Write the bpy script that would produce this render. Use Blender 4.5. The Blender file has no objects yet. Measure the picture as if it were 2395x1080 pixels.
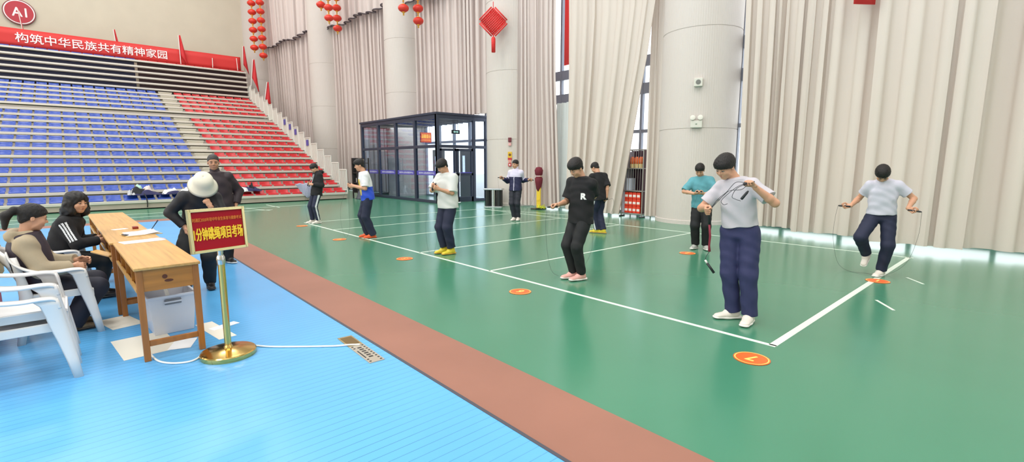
import bpy, bmesh, math, random
import numpy as np
from mathutils import Vector, Matrix
from mathutils.bvhtree import BVHTree

random.seed(7)
scene = bpy.context.scene
COL = scene.collection

# ------------------------------------------------------------------ camera
CAM_H = 1.6
YAW = math.radians(41.6)          # view turned from +Y towards +X
cam_data = bpy.data.cameras.new('camera')
cam_data.sensor_width = 36.0
cam_data.lens = 36.0 * 1128.0 / 2395.0
cam_data.clip_end = 300
cam = bpy.data.objects.new('camera', cam_data)
COL.objects.link(cam)
cam.location = (0, 0, CAM_H)
cam.rotation_euler = (math.radians(90 - 7.97), 0, -YAW)
scene.camera = cam

# ------------------------------------------------------------------ world, lamps, exposure
scene.view_settings.view_transform = 'Standard'
scene.view_settings.look = 'None'
scene.view_settings.gamma = 1.0
scene.view_settings.use_curve_mapping = False
scene.view_settings.exposure = 0.32

world = bpy.data.worlds.new('overcast_sky')
scene.world = world
world.use_nodes = True
bg = world.node_tree.nodes['Background']
bg.inputs['Color'].default_value = (0.97, 0.985, 1.0, 1)
bg.inputs['Strength'].default_value = 2.2


def area_lamp(name, loc, size, power, color=(1, 0.965, 0.925), rot=(0, 0, 0)):
    ld = bpy.data.lights.new(name, 'AREA')
    ld.shape = 'RECTANGLE'
    ld.size, ld.size_y = size
    ld.energy = power
    ld.color = color
    o = bpy.data.objects.new(name, ld)
    o.location = loc
    o.rotation_euler = rot
    COL.objects.link(o)
    return o


# the hall's high-bay luminaires, in rows under the roof
for _lx in (-8.5, -1.5, 5.5):
    for _ly in (-8, 2, 12, 22, 32):
        area_lamp('hall_lamp', (_lx, _ly, 17.4), (4.0, 4.0), 430)
# daylight coming in through the tall windows of the hall's other long side
area_lamp('window_daylight', (-13.6, 8, 7.0), (11, 36), 2000, (1.0, 0.98, 0.95), (0, math.radians(-90), 0))
scene.cycles.max_bounces = 8
scene.cycles.diffuse_bounces = 4
scene.cycles.transparent_max_bounces = 16
scene.cycles.use_denoising = True
scene.cycles.sample_clamp_indirect = 6.0

# ------------------------------------------------------------------ helpers
def s2l(c):
    return c / 12.92 if c <= 0.04045 else ((c + 0.055) / 1.055) ** 2.4


def rgb(r, g, b):
    return (s2l(r / 255), s2l(g / 255), s2l(b / 255), 1)


MATS = {}


def mat(name, col, rough=0.6, metal=0.0, spec=0.5, bump=0.0, bscale=40.0, var=0.0, vscale=3.0, transl=0.0, coat=0.0, sheen=0.0):
    """principled material with an optional noise bump and colour variation"""
    if name in MATS:
        return MATS[name]
    m = bpy.data.materials.new(name)
    m.use_nodes = True
    nt = m.node_tree
    p = nt.nodes['Principled BSDF']
    p.inputs['Base Color'].default_value = col
    p.inputs['Roughness'].default_value = rough
    p.inputs['Metallic'].default_value = metal
    p.inputs['Specular IOR Level'].default_value = spec
    p.inputs['Coat Weight'].default_value = coat
    p.inputs['Sheen Weight'].default_value = sheen
    tc = None
    if bump or var:
        tc = nt.nodes.new('ShaderNodeTexCoord')
    if var:
        n = nt.nodes.new('ShaderNodeTexNoise')
        n.inputs['Scale'].default_value = vscale
        n.inputs['Detail'].default_value = 4
        nt.links.new(tc.outputs['Object'], n.inputs['Vector'])
        r = nt.nodes.new('ShaderNodeMapRange')
        r.inputs['From Min'].default_value = 0.3
        r.inputs['From Max'].default_value = 0.7
        r.inputs['To Min'].default_value = 1 - var
        r.inputs['To Max'].default_value = 1 + var
        nt.links.new(n.outputs['Fac'], r.inputs['Value'])
        h = nt.nodes.new('ShaderNodeHueSaturation')
        h.inputs['Color'].default_value = col
        nt.links.new(r.outputs['Result'], h.inputs['Value'])
        nt.links.new(h.outputs['Color'], p.inputs['Base Color'])
    if bump:
        n = nt.nodes.new('ShaderNodeTexNoise')
        n.inputs['Scale'].default_value = bscale
        n.inputs['Detail'].default_value = 5
        nt.links.new(tc.outputs['Object'], n.inputs['Vector'])
        b = nt.nodes.new('ShaderNodeBump')
        b.inputs['Strength'].default_value = bump
        b.inputs['Distance'].default_value = 0.02
        nt.links.new(n.outputs['Fac'], b.inputs['Height'])
        nt.links.new(b.outputs['Normal'], p.inputs['Normal'])
    if transl:
        out = nt.nodes['Material Output']
        t = nt.nodes.new('ShaderNodeBsdfTranslucent')
        t.inputs['Color'].default_value = col
        mx = nt.nodes.new('ShaderNodeMixShader')
        mx.inputs['Fac'].default_value = transl
        nt.links.new(p.outputs['BSDF'], mx.inputs[1])
        nt.links.new(t.outputs['BSDF'], mx.inputs[2])
        nt.links.new(mx.outputs['Shader'], out.inputs['Surface'])
    MATS[name] = m
    return m


def glass_mat(name, tint, refl=0.12, body=0.0, bodycol=(0.5, 0.55, 0.6, 1), rough=0.02):
    """thin pane: see-through with a mirror share that grows at grazing angles"""
    m = bpy.data.materials.new(name)
    m.use_nodes = True
    nt = m.node_tree
    nt.nodes.clear()
    out = nt.nodes.new('ShaderNodeOutputMaterial')
    tr = nt.nodes.new('ShaderNodeBsdfTransparent')
    tr.inputs['Color'].default_value = tint
    gl = nt.nodes.new('ShaderNodeBsdfGlossy')
    gl.inputs['Roughness'].default_value = rough
    gl.inputs['Color'].default_value = (0.9, 0.93, 1, 1)
    fr = nt.nodes.new('ShaderNodeLayerWeight')
    fr.inputs['Blend'].default_value = 0.5
    pw = nt.nodes.new('ShaderNodeMath')
    pw.operation = 'POWER'
    pw.inputs[1].default_value = 4.0
    nt.links.new(fr.outputs['Facing'], pw.inputs[0])
    ad = nt.nodes.new('ShaderNodeMath')
    ad.operation = 'MULTIPLY_ADD'
    ad.use_clamp = True
    ad.inputs[1].default_value = 0.8
    ad.inputs[2].default_value = 0.02 + refl
    nt.links.new(pw.outputs['Value'], ad.inputs[0])
    mx = nt.nodes.new('ShaderNodeMixShader')
    nt.links.new(ad.outputs['Value'], mx.inputs['Fac'])
    if body:
        df = nt.nodes.new('ShaderNodeBsdfDiffuse')
        df.inputs['Color'].default_value = bodycol
        m2 = nt.nodes.new('ShaderNodeMixShader')
        m2.inputs['Fac'].default_value = body
        nt.links.new(tr.outputs['BSDF'], m2.inputs[1])
        nt.links.new(df.outputs['BSDF'], m2.inputs[2])
        nt.links.new(m2.outputs['Shader'], mx.inputs[1])
    else:
        nt.links.new(tr.outputs['BSDF'], mx.inputs[1])
    nt.links.new(gl.outputs['BSDF'], mx.inputs[2])
    nt.links.new(mx.outputs['Shader'], out.inputs['Surface'])
    MATS[name] = m
    return m


def emit_mat(name, col, strength):
    m = bpy.data.materials.new(name)
    m.use_nodes = True
    p = m.node_tree.nodes['Principled BSDF']
    p.inputs['Base Color'].default_value = col
    p.inputs['Emission Color'].default_value = col
    p.inputs['Emission Strength'].default_value = strength
    MATS[name] = m
    return m


class MB:
    """collects simple shapes; build() links them as ONE mesh object"""

    def __init__(self):
        self.v, self.f, self.mi = [], [], []
        self.cur = 0

    def _add(self, vs, fs):
        o = len(self.v)
        self.v += [tuple(x) for x in vs]
        self.f += [tuple(i + o for i in f) for f in fs]
        self.mi += [self.cur] * len(fs)

    def box(self, x0, x1, y0, y1, z0, z1, M=None):
        vs = [Vector((x, y, z)) for x in (x0, x1) for y in (y0, y1) for z in (z0, z1)]
        if M is not None:
            vs = [M @ v for v in vs]
        self._add(vs, [(0, 1, 3, 2), (4, 6, 7, 5), (0, 4, 5, 1), (2, 3, 7, 6), (0, 2, 6, 4), (1, 5, 7, 3)])
        return self

    def hexa(self, b, t):
        """solid between a bottom and a top quad"""
        self._add(list(b) + list(t), [(3, 2, 1, 0), (4, 5, 6, 7), (0, 1, 5, 4), (1, 2, 6, 5), (2, 3, 7, 6), (3, 0, 4, 7)])
        return self

    def quad(self, a, b, c, d):
        self._add([a, b, c, d], [(0, 1, 2, 3)])
        return self

    def tube(self, path, r, seg=10, cap=True, sx=1.0):
        path = [Vector(p) for p in path]
        rs = r if isinstance(r, (list, tuple)) else [r] * len(path)
        n = len(path)
        vs, fs = [], []
        up = None
        for i, p in enumerate(path):
            t = (path[min(i + 1, n - 1)] - path[max(i - 1, 0)])
            if t.length < 1e-9:
                t = Vector((0, 0, 1))
            t.normalize()
            if up is None:
                up = Vector((0, 0, 1)) if abs(t.z) < 0.9 else Vector((1, 0, 0))
            a = t.cross(up)
            if a.length < 1e-6:
                a = t.orthogonal()
            a.normalize()
            b = a.cross(t).normalized()
            up = b
            for k in range(seg):
                an = 2 * math.pi * k / seg
                vs.append(p + (a * math.cos(an) * sx + b * math.sin(an)) * rs[i])
        for i in range(n - 1):
            for k in range(seg):
                k2 = (k + 1) % seg
                fs.append((i * seg + k, i * seg + k2, (i + 1) * seg + k2, (i + 1) * seg + k))
        if cap:
            fs.append(tuple(range(seg))[::-1])
            fs.append(tuple((n - 1) * seg + k for k in range(seg)))
        self._add(vs, fs)
        return self

    def lathe(self, prof, c=(0, 0, 0), seg=24, M=None):
        vs, fs = [], []
        n = len(prof)
        for r, z in prof:
            for k in range(seg):
                an = 2 * math.pi * k / seg
                v = Vector((r * math.cos(an), r * math.sin(an), z))
                if M is not None:
                    v = M @ v
                vs.append(v + Vector(c))
        for i in range(n - 1):
            for k in range(seg):
                k2 = (k + 1) % seg
                fs.append((i * seg + k, i * seg + k2, (i + 1) * seg + k2, (i + 1) * seg + k))
        fs.append(tuple(range(seg))[::-1])
        fs.append(tuple((n - 1) * seg + k for k in range(seg)))
        self._add(vs, fs)
        return self

    def grid(self, rows, closed=False):
        m, n = len(rows), len(rows[0])
        vs = [p for r in rows for p in r]
        fs = []
        for i in range(m - 1):
            for j in range(n - 1):
                fs.append((i * n + j, i * n + j + 1, (i + 1) * n + j + 1, (i + 1) * n + j))
        self._add(vs, fs)
        return self

    def slab(self, rows, off):
        """closed thick shell: a grid and its copy moved by off(p)"""
        m, n = len(rows), len(rows[0])
        top = [Vector(p) for r in rows for p in r]
        bot = [p + Vector(off(p)) for p in top]
        N = m * n
        fs = []
        for i in range(m - 1):
            for j in range(n - 1):
                q = (i * n + j, i * n + j + 1, (i + 1) * n + j + 1, (i + 1) * n + j)
                fs.append(q)
                fs.append(tuple(k + N for k in q[::-1]))
        bd = [j for j in range(n)] + [i * n + n - 1 for i in range(1, m)] + [(m - 1) * n + j for j in range(n - 2, -1, -1)] + [i * n for i in range(m - 2, 0, -1)]
        for a, b in zip(bd, bd[1:] + bd[:1]):
            fs.append((b, a, a + N, b + N))
        self._add(top + bot, fs)
        return self

    def mesh(self, name, mats, smooth=False):
        me = bpy.data.meshes.new(name)
        me.from_pydata(self.v, [], self.f)
        if not isinstance(mats, (list, tuple)):
            mats = [mats]
        for m in mats:
            me.materials.append(m)
        me.polygons.foreach_set('material_index', self.mi)
        if smooth:
            me.polygons.foreach_set('use_smooth', [True] * len(me.polygons))
        me.validate()
        bm = bmesh.new()
        bm.from_mesh(me)
        bmesh.ops.recalc_face_normals(bm, faces=bm.faces)
        bm.to_mesh(me)
        bm.free()
        return me

    def build(self, name, mats, parent=None, smooth=False, bevel=0.0, loc=None, auto=None):
        me = self.mesh(name, mats, smooth)
        o = bpy.data.objects.new(name, me)
        COL.objects.link(o)
        if parent:
            o.parent = parent
        if loc:
            o.location = loc
        if bevel:
            b = o.modifiers.new('bevel', 'BEVEL')
            b.width = bevel
            b.segments = 2
            b.limit_method = 'ANGLE'
        if auto:
            me.polygons.foreach_set('use_smooth', [True] * len(me.polygons))
            me.set_sharp_from_angle(angle=math.radians(auto))
        return o


def tag(o, label=None, cat=None, group=None, kind=None):
    if label:
        o['label'] = label
    if cat:
        o['category'] = cat
    if group:
        o['group'] = group
    if kind:
        o['kind'] = kind
    return o


def thing(name, label, cat, loc=(0, 0, 0), rz=0.0, group=None):
    o = bpy.data.objects.new(name, None)
    o.empty_display_size = 0.2
    COL.objects.link(o)
    o.location = loc
    o.rotation_euler = (0, 0, rz)
    return tag(o, label, cat, group)


def struct(o):
    o['kind'] = 'structure'
    return o


def link_copy(o, parent=None):
    c = o.copy()
    COL.objects.link(c)
    c.parent = parent
    return c


def copy_tree(o, parent=None):
    c = link_copy(o, parent)
    for ch in list(o.children):
        copy_tree(ch, c)
    return c


def text_mesh(body, size, extrude=0.001, bold=0.0, sx=1.0):
    cu = bpy.data.curves.new('lettering', 'FONT')
    cu.body = body
    cu.size = size
    cu.extrude = extrude
    cu.offset = bold
    cu.align_x = 'CENTER'
    cu.align_y = 'CENTER'
    cu.resolution_u = 3
    o = bpy.data.objects.new('lettering', cu)
    COL.objects.link(o)
    dg = bpy.context.evaluated_depsgraph_get()
    me = bpy.data.meshes.new_from_object(o.evaluated_get(dg))
    bpy.data.objects.remove(o)
    xs = [v.co.x for v in me.vertices]
    ys = [v.co.y for v in me.vertices]
    if xs:
        cx, cy = (min(xs) + max(xs)) / 2, (min(ys) + max(ys)) / 2
        for v in me.vertices:
            v.co.x = (v.co.x - cx) * sx
            v.co.y -= cy
    return me


def put_text(name, body, size, M, m, parent=None, width=None, height=None, extrude=0.001, bold=0.0):
    """lettering in the plane of M (x right, y up, z out); width/height fit it"""
    me = text_mesh(body, size, extrude, 0.0)
    xs = [v.co.x for v in me.vertices]
    ys = [v.co.y for v in me.vertices]
    fx = width / (max(xs) - min(xs)) if width else 1
    fy = height / (max(ys) - min(ys)) if height else (fx if width else 1)
    for v in me.vertices:
        v.co.x *= fx
        v.co.y *= fy
    if bold:                      # heavier strokes: the same outline laid a hair to each side
        bm = bmesh.new()
        for dx, dy in ((0, 0), (bold, 0), (-bold, 0), (0, bold), (0, -bold)):
            c = me.copy()
            c.transform(Matrix.Translation((dx, dy, (dx + 2 * dy) * 0.01)))
            bm.from_mesh(c)
            bpy.data.meshes.remove(c)
        bm.to_mesh(me)
        bm.free()
    me.transform(M)
    me.materials.clear()
    me.materials.append(m)
    o = bpy.data.objects.new(name, me)
    COL.objects.link(o)
    if parent:
        o.parent = parent
    return o


def frame_m(origin, xdir, ydir):
    x = Vector(xdir).normalized()
    y = Vector(ydir).normalized()
    z = x.cross(y).normalized()
    y = z.cross(x)
    M = Matrix.Identity(4)
    for i in range(3):
        M[i][0], M[i][1], M[i][2], M[i][3] = x[i], y[i], z[i], origin[i]
    return M


ORD = ['zeroth', 'first', 'second', 'third', 'fourth', 'fifth', 'sixth', 'seventh', 'eighth', 'ninth', 'tenth', 'eleventh', 'twelfth',
       'thirteenth', 'fourteenth', 'fifteenth', 'sixteenth', 'seventeenth', 'eighteenth']


def smoothpath(pts, n=8):
    """Catmull-Rom through the points"""
    P = [Vector(p) for p in pts]
    P = [P[0] * 2 - P[1]] + P + [P[-1] * 2 - P[-2]]
    out = []
    for i in range(1, len(P) - 2):
        for k in range(n):
            t = k / n
            a, b, c, d = P[i - 1], P[i], P[i + 1], P[i + 2]
            out.append(0.5 * ((2 * b) + (c - a) * t + (2 * a - 5 * b + 4 * c - d) * t * t + (3 * b - a - 3 * c + d) * t ** 3))
    out.append(P[-2])
    return out

# ------------------------------------------------------------------ the setting
def floor_mat(name, col, rough, var, lines=False, spec=0.5):
    m = bpy.data.materials.new(name)
    m.use_nodes = True
    nt = m.node_tree
    p = nt.nodes['Principled BSDF']
    tc = nt.nodes.new('ShaderNodeTexCoord')
    n = nt.nodes.new('ShaderNodeTexNoise')
    n.inputs['Scale'].default_value = 0.8
    n.inputs['Detail'].default_value = 6
    nt.links.new(tc.outputs['Object'], n.inputs['Vector'])
    r = nt.nodes.new('ShaderNodeMapRange')
    r.inputs['From Min'].default_value = 0.3
    r.inputs['From Max'].default_value = 0.7
    r.inputs['To Min'].default_value = 1 - var
    r.inputs['To Max'].default_value = 1 + var
    nt.links.new(n.outputs['Fac'], r.inputs['Value'])
    h = nt.nodes.new('ShaderNodeHueSaturation')
    h.inputs['Color'].default_value = col
    nt.links.new(r.outputs['Result'], h.inputs['Value'])
    colout = h.outputs['Color']
    p.inputs['Roughness'].default_value = rough
    if lines:
        sep = nt.nodes.new('ShaderNodeSeparateXYZ')
        nt.links.new(tc.outputs['Object'], sep.inputs['Vector'])
        mu = nt.nodes.new('ShaderNodeMath')
        mu.operation = 'MULTIPLY'
        mu.inputs[1].default_value = 1 / 0.072
        nt.links.new(sep.outputs['Y'], mu.inputs[0])
        fr = nt.nodes.new('ShaderNodeMath')
        fr.operation = 'FRACT'
        nt.links.new(mu.outputs['Value'], fr.inputs[0])
        lt = nt.nodes.new('ShaderNodeMath')
        lt.operation = 'LESS_THAN'
        lt.inputs[1].default_value = 0.055
        nt.links.new(fr.outputs['Value'], lt.inputs[0])
        n3 = nt.nodes.new('ShaderNodeTexNoise')
        n3.inputs['Scale'].default_value = 1.3
        nt.links.new(tc.outputs['Object'], n3.inputs['Vector'])
        m3 = nt.nodes.new('ShaderNodeMath')
        m3.operation = 'MULTIPLY'
        nt.links.new(lt.outputs['Value'], m3.inputs[0])
        nt.links.new(n3.outputs['Fac'], m3.inputs[1])
        mx = nt.nodes.new('ShaderNodeMix')
        mx.data_type = 'RGBA'
        nt.links.new(m3.outputs['Value'], mx.inputs['Factor'])
        nt.links.new(colout, mx.inputs['A'])
        mx.inputs['B'].default_value = rgb(30, 75, 105)
        colout = mx.outputs['Result']
    nt.links.new(colout, p.inputs['Base Color'])
    p.inputs['Specular IOR Level'].default_value = spec
    return m


M_GREEN = floor_mat('green_court_floor', rgb(68, 131, 103), 0.21, 0.03, spec=0.6)
M_BROWN = floor_mat('brown_border_floor', rgb(152, 106, 90), 0.40, 0.10, spec=0.35)
M_BLUE = floor_mat('blue_sports_mat', rgb(94, 172, 228), 0.26, 0.05, lines=True, spec=0.55)
M_LINE = mat('white_court_paint', rgb(222, 235, 222), 0.35)
M_WALL = mat('beige_acoustic_wall', rgb(205, 196, 178), 0.8, bump=0.05, var=0.03, vscale=1.0)
M_COLUMN = None
M_STEEL_WHITE = mat('white_painted_metal', rgb(222, 220, 212), 0.45)
M_CREAM_DARK = mat('shaded_joint', rgb(120, 112, 100), 0.8)

fl = MB().box(1.5, 14.3, -14, 45, -0.25, 0.0).box(-16, 1.5, 16.5, 45, -0.25, 0.0).build('floor', M_GREEN)
struct(fl)
fb = MB().box(-16, 1.82, -14, 16.5, 0.0, 0.010).box(-16, 1.5, -14, 16.5, -0.25, 0.0).build('floor_walkway', M_BLUE)
struct(fb)
fs = MB().box(1.82, 2.42, -14, 17.2, 0.0, 0.004).box(-16, 1.82, 16.5, 17.2, 0.0, 0.004).build('floor_border', M_BROWN)
struct(fs)
tr = MB().box(1.805, 1.83, -14, 16.5, 0.0, 0.013).build('trim_1', mat('dark_seam_strip', rgb(72, 72, 82), 0.5))
struct(tr)

# painted court lines, one marking layer of the floor
ln = MB()


def line(x0, y0, x1, y1, w=0.05, z=0.002):
    d = Vector((x1 - x0, y1 - y0, 0)).normalized()
    n = Vector((-d.y, d.x, 0)) * w / 2
    a, b = Vector((x0, y0, 0)), Vector((x1, y1, 0))
    zz = Vector((0, 0, z))
    ln.hexa([a - n, b - n, b + n, a + n], [a - n + zz, b - n + zz, b + n + zz, a + n + zz])


line(4.45, 1.50, 4.45, 13.55)
line(10.5, 1.50, 10.5, 13.55, 0.05)
line(4.45, 1.53, 10.5, 1.56, 0.065)
for yy in (5.53, 7.54, 9.62, 11.6, 13.5):
    line(4.45, yy, 10.5, yy, 0.045)
line(8.3, 1.05, 8.62, 1.28, 0.03)
line(6.55, 1.05, 6.9, 1.28, 0.03)
line(-4, 18.4, 4.9, 18.15, 0.05)
line(-6, 19.6, 6.5, 19.3, 0.05)
line(4.15, 19.9, 4.75, 17.9, 0.05)
line(5.3, 20.4, 5.35, 18.9, 0.05)
line(10.5, 13.5, 11.5, 9.2, 0.04)
ln.build('line_markings', M_LINE, fl)


def xc(y):
    """x of the curtain line along the bowed window wall"""
    d = y - 11.0
    return 12.15 - (0.0028 if d > 0 else 0.0040) * d * d


# --- columns: cream ribbed metal cladding
def column_material():
    m = bpy.data.materials.new('cream_ribbed_cladding')
    m.use_nodes = True
    nt = m.node_tree
    p = nt.nodes['Principled BSDF']
    p.inputs['Roughness'].default_value = 0.5
    p.inputs['Specular IOR Level'].default_value = 0.3
    p.inputs['Base Color'].default_value = rgb(208, 199, 193)
    tc = nt.nodes.new('ShaderNodeTexCoord')
    sep = nt.nodes.new('ShaderNodeSeparateXYZ')
    nt.links.new(tc.outputs['Object'], sep.inputs['Vector'])
    at = nt.nodes.new('ShaderNodeMath')
    at.operation = 'ARCTAN2'
    nt.links.new(sep.outputs['Y'], at.inputs[0])
    nt.links.new(sep.outputs['X'], at.inputs[1])
    mu = nt.nodes.new('ShaderNodeMath')
    mu.operation = 'MULTIPLY'
    mu.inputs[1].default_value = 110
    nt.links.new(at.outputs['Value'], mu.inputs[0])
    sn = nt.nodes.new('ShaderNodeMath')
    sn.operation = 'SINE'
    nt.links.new(mu.outputs['Value'], sn.inputs[0])
    mz = nt.nodes.new('ShaderNodeMath')
    mz.operation = 'MULTIPLY'
    mz.inputs[1].default_value = 150
    nt.links.new(sep.outputs['Z'], mz.inputs[0])
    sz = nt.nodes.new('ShaderNodeMath')
    sz.operation = 'SINE'
    nt.links.new(mz.outputs['Value'], sz.inputs[0])
    ad = nt.nodes.new('ShaderNodeMath')
    ad.operation = 'MULTIPLY_ADD'
    ad.inputs[1].default_value = 0.25
    nt.links.new(sz.outputs['Value'], ad.inputs[0])
    nt.links.new(sn.outputs['Value'], ad.inputs[2])
    b = nt.nodes.new('ShaderNodeBump')
    b.inputs['Strength'].default_value = 0.25
    b.inputs['Distance'].default_value = 0.006
    nt.links.new(ad.outputs['Value'], b.inputs['Height'])
    nt.links.new(b.outputs['Normal'], p.inputs['Normal'])
    return m


M_COLUMN = column_material()
COLUMNS = [(12.78, 6.72), (12.8, 14.4), (12.55, 22.1), (11.85, 30.4), (10.35, 39.2), (12.3, -1.6)]
for i, (x, y) in enumerate(COLUMNS):
    r = 1.0
    c = MB().lathe([(r + 0.02, 0), (r + 0.02, 0.10), (r, 0.11), (r, 2.48), (r - 0.012, 2.485), (r - 0.012, 2.50), (r, 2.505), (r, 4.98), (r - 0.012, 4.985),
                    (r - 0.012, 5.0), (r, 5.005), (r, 7.48), (r - 0.012, 7.485), (r - 0.012, 7.5), (r, 7.505), (r, 18)], seg=96)
    struct(c.build('column', M_COLUMN, loc=(x, y, 0), auto=30))

# --- walls and ceiling
struct(MB().box(-16, 10.2, 39.0, 39.3, 0, 18).build('wall_back', M_WALL))
struct(MB().box(-16.3, -16, -14, 45, 0, 18).build('wall_left', M_WALL))
struct(MB().box(-16, 14.3, -14.3, -14, 0, 18).build('wall_front', M_WALL))
struct(MB().box(-16.3, 14.6, -14.3, 45.3, 18, 18.3).build('ceiling', mat('white_roof_panels', rgb(225, 225, 222), 0.8)))
struct(MB().box(10.2, 14.3, 44.7, 45, 0, 18).build('wall_back_return', M_WALL))

M_FRAME_GREY = mat('grey_aluminium', rgb(138, 143, 158), 0.4, 0.2)
M_PANE = glass_mat('clear_window_pane', (0.93, 0.97, 0.98, 1), 0.02)
# glazing bays between the columns
bays = [(-14, -2.6), (-0.6, 5.8), (7.7, 13.4), (15.4, 21.1), (23.1, 29.5), (31.3, 44.8)]
for i, (y0, y1) in enumerate(bays):
    n = max(2, int((y1 - y0) / 1.1))
    ys = [y0 + (y1 - y0) * k / n for k in range(n + 1)]
    fr = MB()
    for k, y in enumerate(ys):
        x = xc(min(max(y, 0), 33)) + 1.15
        fr.box(x - 0.06, x + 0.06, y - 0.04, y + 0.04, 0, 14)
    pn = MB()
    for a, b in zip(ys[:-1], ys[1:]):
        xa, xb = xc(min(max(a, 0), 33)) + 1.15, xc(min(max(b, 0), 33)) + 1.15
        pn.quad((xa, a, 0), (xb, b, 0), (xb, b, 14), (xa, a, 14))
        for z in (0.03, 2.6, 3.9, 4.72, 8.4, 11.2, 13.9):
            h = 0.16 if z in (3.9, 4.72) else 0.05
            fr.hexa([(xa - .05, a, z - h), (xb - .05, b, z - h), (xb + .05, b, z - h), (xa + .05, a, z - h)],
                    [(xa - .05, a, z + h), (xb - .05, b, z + h), (xb + .05, b, z + h), (xa + .05, a, z + h)])
    w = struct(fr.build('window_%d' % (i + 1), M_FRAME_GREY))
    pn.build('pane', M_PANE, w)
    # spandrel wall over the glazing
struct(MB().box(13.25, 14.3, -14, 45, 14, 18).build('wall_right', M_WALL))
# pale paving outside the glass
struct(MB().box(14.3, 60, -30, 60, -0.3, -0.05).build('paving', mat('pale_paving', rgb(205, 205, 200), 0.8)))

# ------------------------------------------------------------------ retractable bleacher
BY, BD, BR, BZ = 21.4, 0.88, 0.32, 0.30
BX0, BX1 = -5.2, 8.98
NROW = 24


def row_yz(i):          # i counts from 1 at the floor; rows 19.. are pushed together at the back
    if i <= 18:
        return BY + BD * (i - 1), BZ + BR * (i - 1)
    return BY + BD * 17.6 + 0.04 * (i - 19), BZ + BR * (i - 1) + 0.02


M_DECK = mat('grey_bleacher_deck', rgb(172, 166, 156), 0.55, var=0.04)
M_NOSE = mat('pale_metal_nosing', rgb(214, 208, 198), 0.38, 0.2)
M_RISER = mat('grey_riser_sheet', rgb(196, 190, 184), 0.6)
M_FRONT = mat('beige_front_panel', rgb(176, 164, 150), 0.6, var=0.05)
M_DARK = mat('dark_void', rgb(26, 24, 28), 0.9)
M_BSEAT = mat('blue_seat_plastic', rgb(42, 74, 166), 0.26)
M_RSEAT = mat('red_seat_plastic', rgb(188, 38, 44), 0.30)
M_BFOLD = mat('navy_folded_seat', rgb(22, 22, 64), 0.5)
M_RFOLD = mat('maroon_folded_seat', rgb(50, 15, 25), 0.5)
M_STEP = mat('aisle_step', rgb(206, 200, 184), 0.5)

bleacher = thing('bleacher', 'retractable grandstand of grey stepped rows with pale nosings along the far end of the hall', 'bleacher', (2, BY, 0))
off = Vector((-2, -BY, 0))


def bpart(mb, name, m, parent, **k):
    return mb.build(name, m, parent, loc=off if parent is bleacher else (0, 0, 0), **k)


for i in range(1, NROW + 1):
    y, z = row_yz(i)
    yn, zn = row_yz(i + 1) if i < NROW else (y + 0.3, z + BR)
    deck = MB().box(BX0, BX1, y + 0.03, max(yn, y + 0.3) + (0.12 if i < NROW else 0.42), z - 0.04, z)
    row = bpart(deck, 'row', M_DECK, bleacher)
    MB().box(BX0, BX1, y - 0.03, y + 0.05, z - 0.085, z + 0.012).build('nosing', M_NOSE, row, bevel=0.008)
    if i == 1:
        MB().box(BX0, BX1, y + 0.02, y + 0.06, 0.035, z - 0.085).build('front_panel', M_FRONT, row)
        MB().box(BX0, BX1, y + 0.10, y + 0.16, 0.0, 0.04).build('kick_base', M_DARK, row)
    if 1 < i <= 18:
        MB().box(BX0, BX1, y + 0.10, y + 0.13, z - BR, z - 0.125).build('riser', M_RISER, row)
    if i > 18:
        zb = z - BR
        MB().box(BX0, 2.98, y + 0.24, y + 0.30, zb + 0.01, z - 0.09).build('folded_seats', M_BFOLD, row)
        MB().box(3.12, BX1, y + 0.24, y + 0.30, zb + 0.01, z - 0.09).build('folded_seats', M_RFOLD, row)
    if i <= 18 and i != 13:
        st = MB()
        st.box(3.98, 4.62, y + 0.42, y + 1.0, z, z + 0.15)
        st.box(3.95, 4.65, y + 0.40, y + 0.44, z + 0.11, z + 0.17)
        st.build('aisle_step', M_STEP, row, bevel=0.006)
    # guard panel at the right-hand end
    if i <= 18:
        g = MB()
        gx = BX1 + 0.04
        a, b, zt = y + 0.06, y + 0.84, z + 1.02
        g.tube([(gx, a, z - 0.06), (gx, a, zt)], 0.02, 8)
        g.tube([(gx, b, z - 0.06), (gx, b, zt)], 0.02, 8)
        g.tube([(gx, a - 0.02, zt), (gx, b + 0.02, zt)], 0.022, 8)
        g.tube([(gx, a, z + 0.10), (gx, b, z + 0.10)], 0.018, 8)
        for k in range(1, 8):
            t = a + (b - a) * k / 8
            g.box(gx - 0.008, gx + 0.008, t - 0.018, t + 0.018, z + 0.10, zt)
        if i > 4:
            g.box(gx + 0.012, gx + 0.02, a, b, z + 0.08, zt - 0.01)
        g.build('guard_panel', M_STEEL_WHITE, row)
    if i == NROW:
        tb = MB()
        for k in range(17):
            xx = BX0 + 0.2 + 0.475 * k
            tb.box(xx, xx + 0.42, y + 0.12, y + 0.30, z + 0.002, z + 0.085)
        tb.build('folded_seats', M_BSEAT, row)
        tb = MB()
        for k in range(12):
            xx = 3.2 + 0.475 * k
            tb.box(xx, xx + 0.42, y + 0.12, y + 0.30, z + 0.002, z + 0.085)
        tb.build('folded_seats', M_RSEAT, row)
    if i in (6, 8, 9, 10):
        MB().box(BX1 + 0.01, BX1 + 0.028, y + 0.30, y + 0.62, z + 0.62, z + 0.92).build('notice', mat('blue_notice', rgb(82, 78, 160), 0.5), row)
# closing side sheet under the rows, right end
sd = MB()
for i in range(1, 18):
    y, z = row_yz(i)
    sd.box(BX1 - 0.03, BX1, y + 0.06, y + BD + 0.06, 0.02, z - 0.09)
bpart(sd, 'side_sheet', M_RISER, bleacher)
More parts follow.
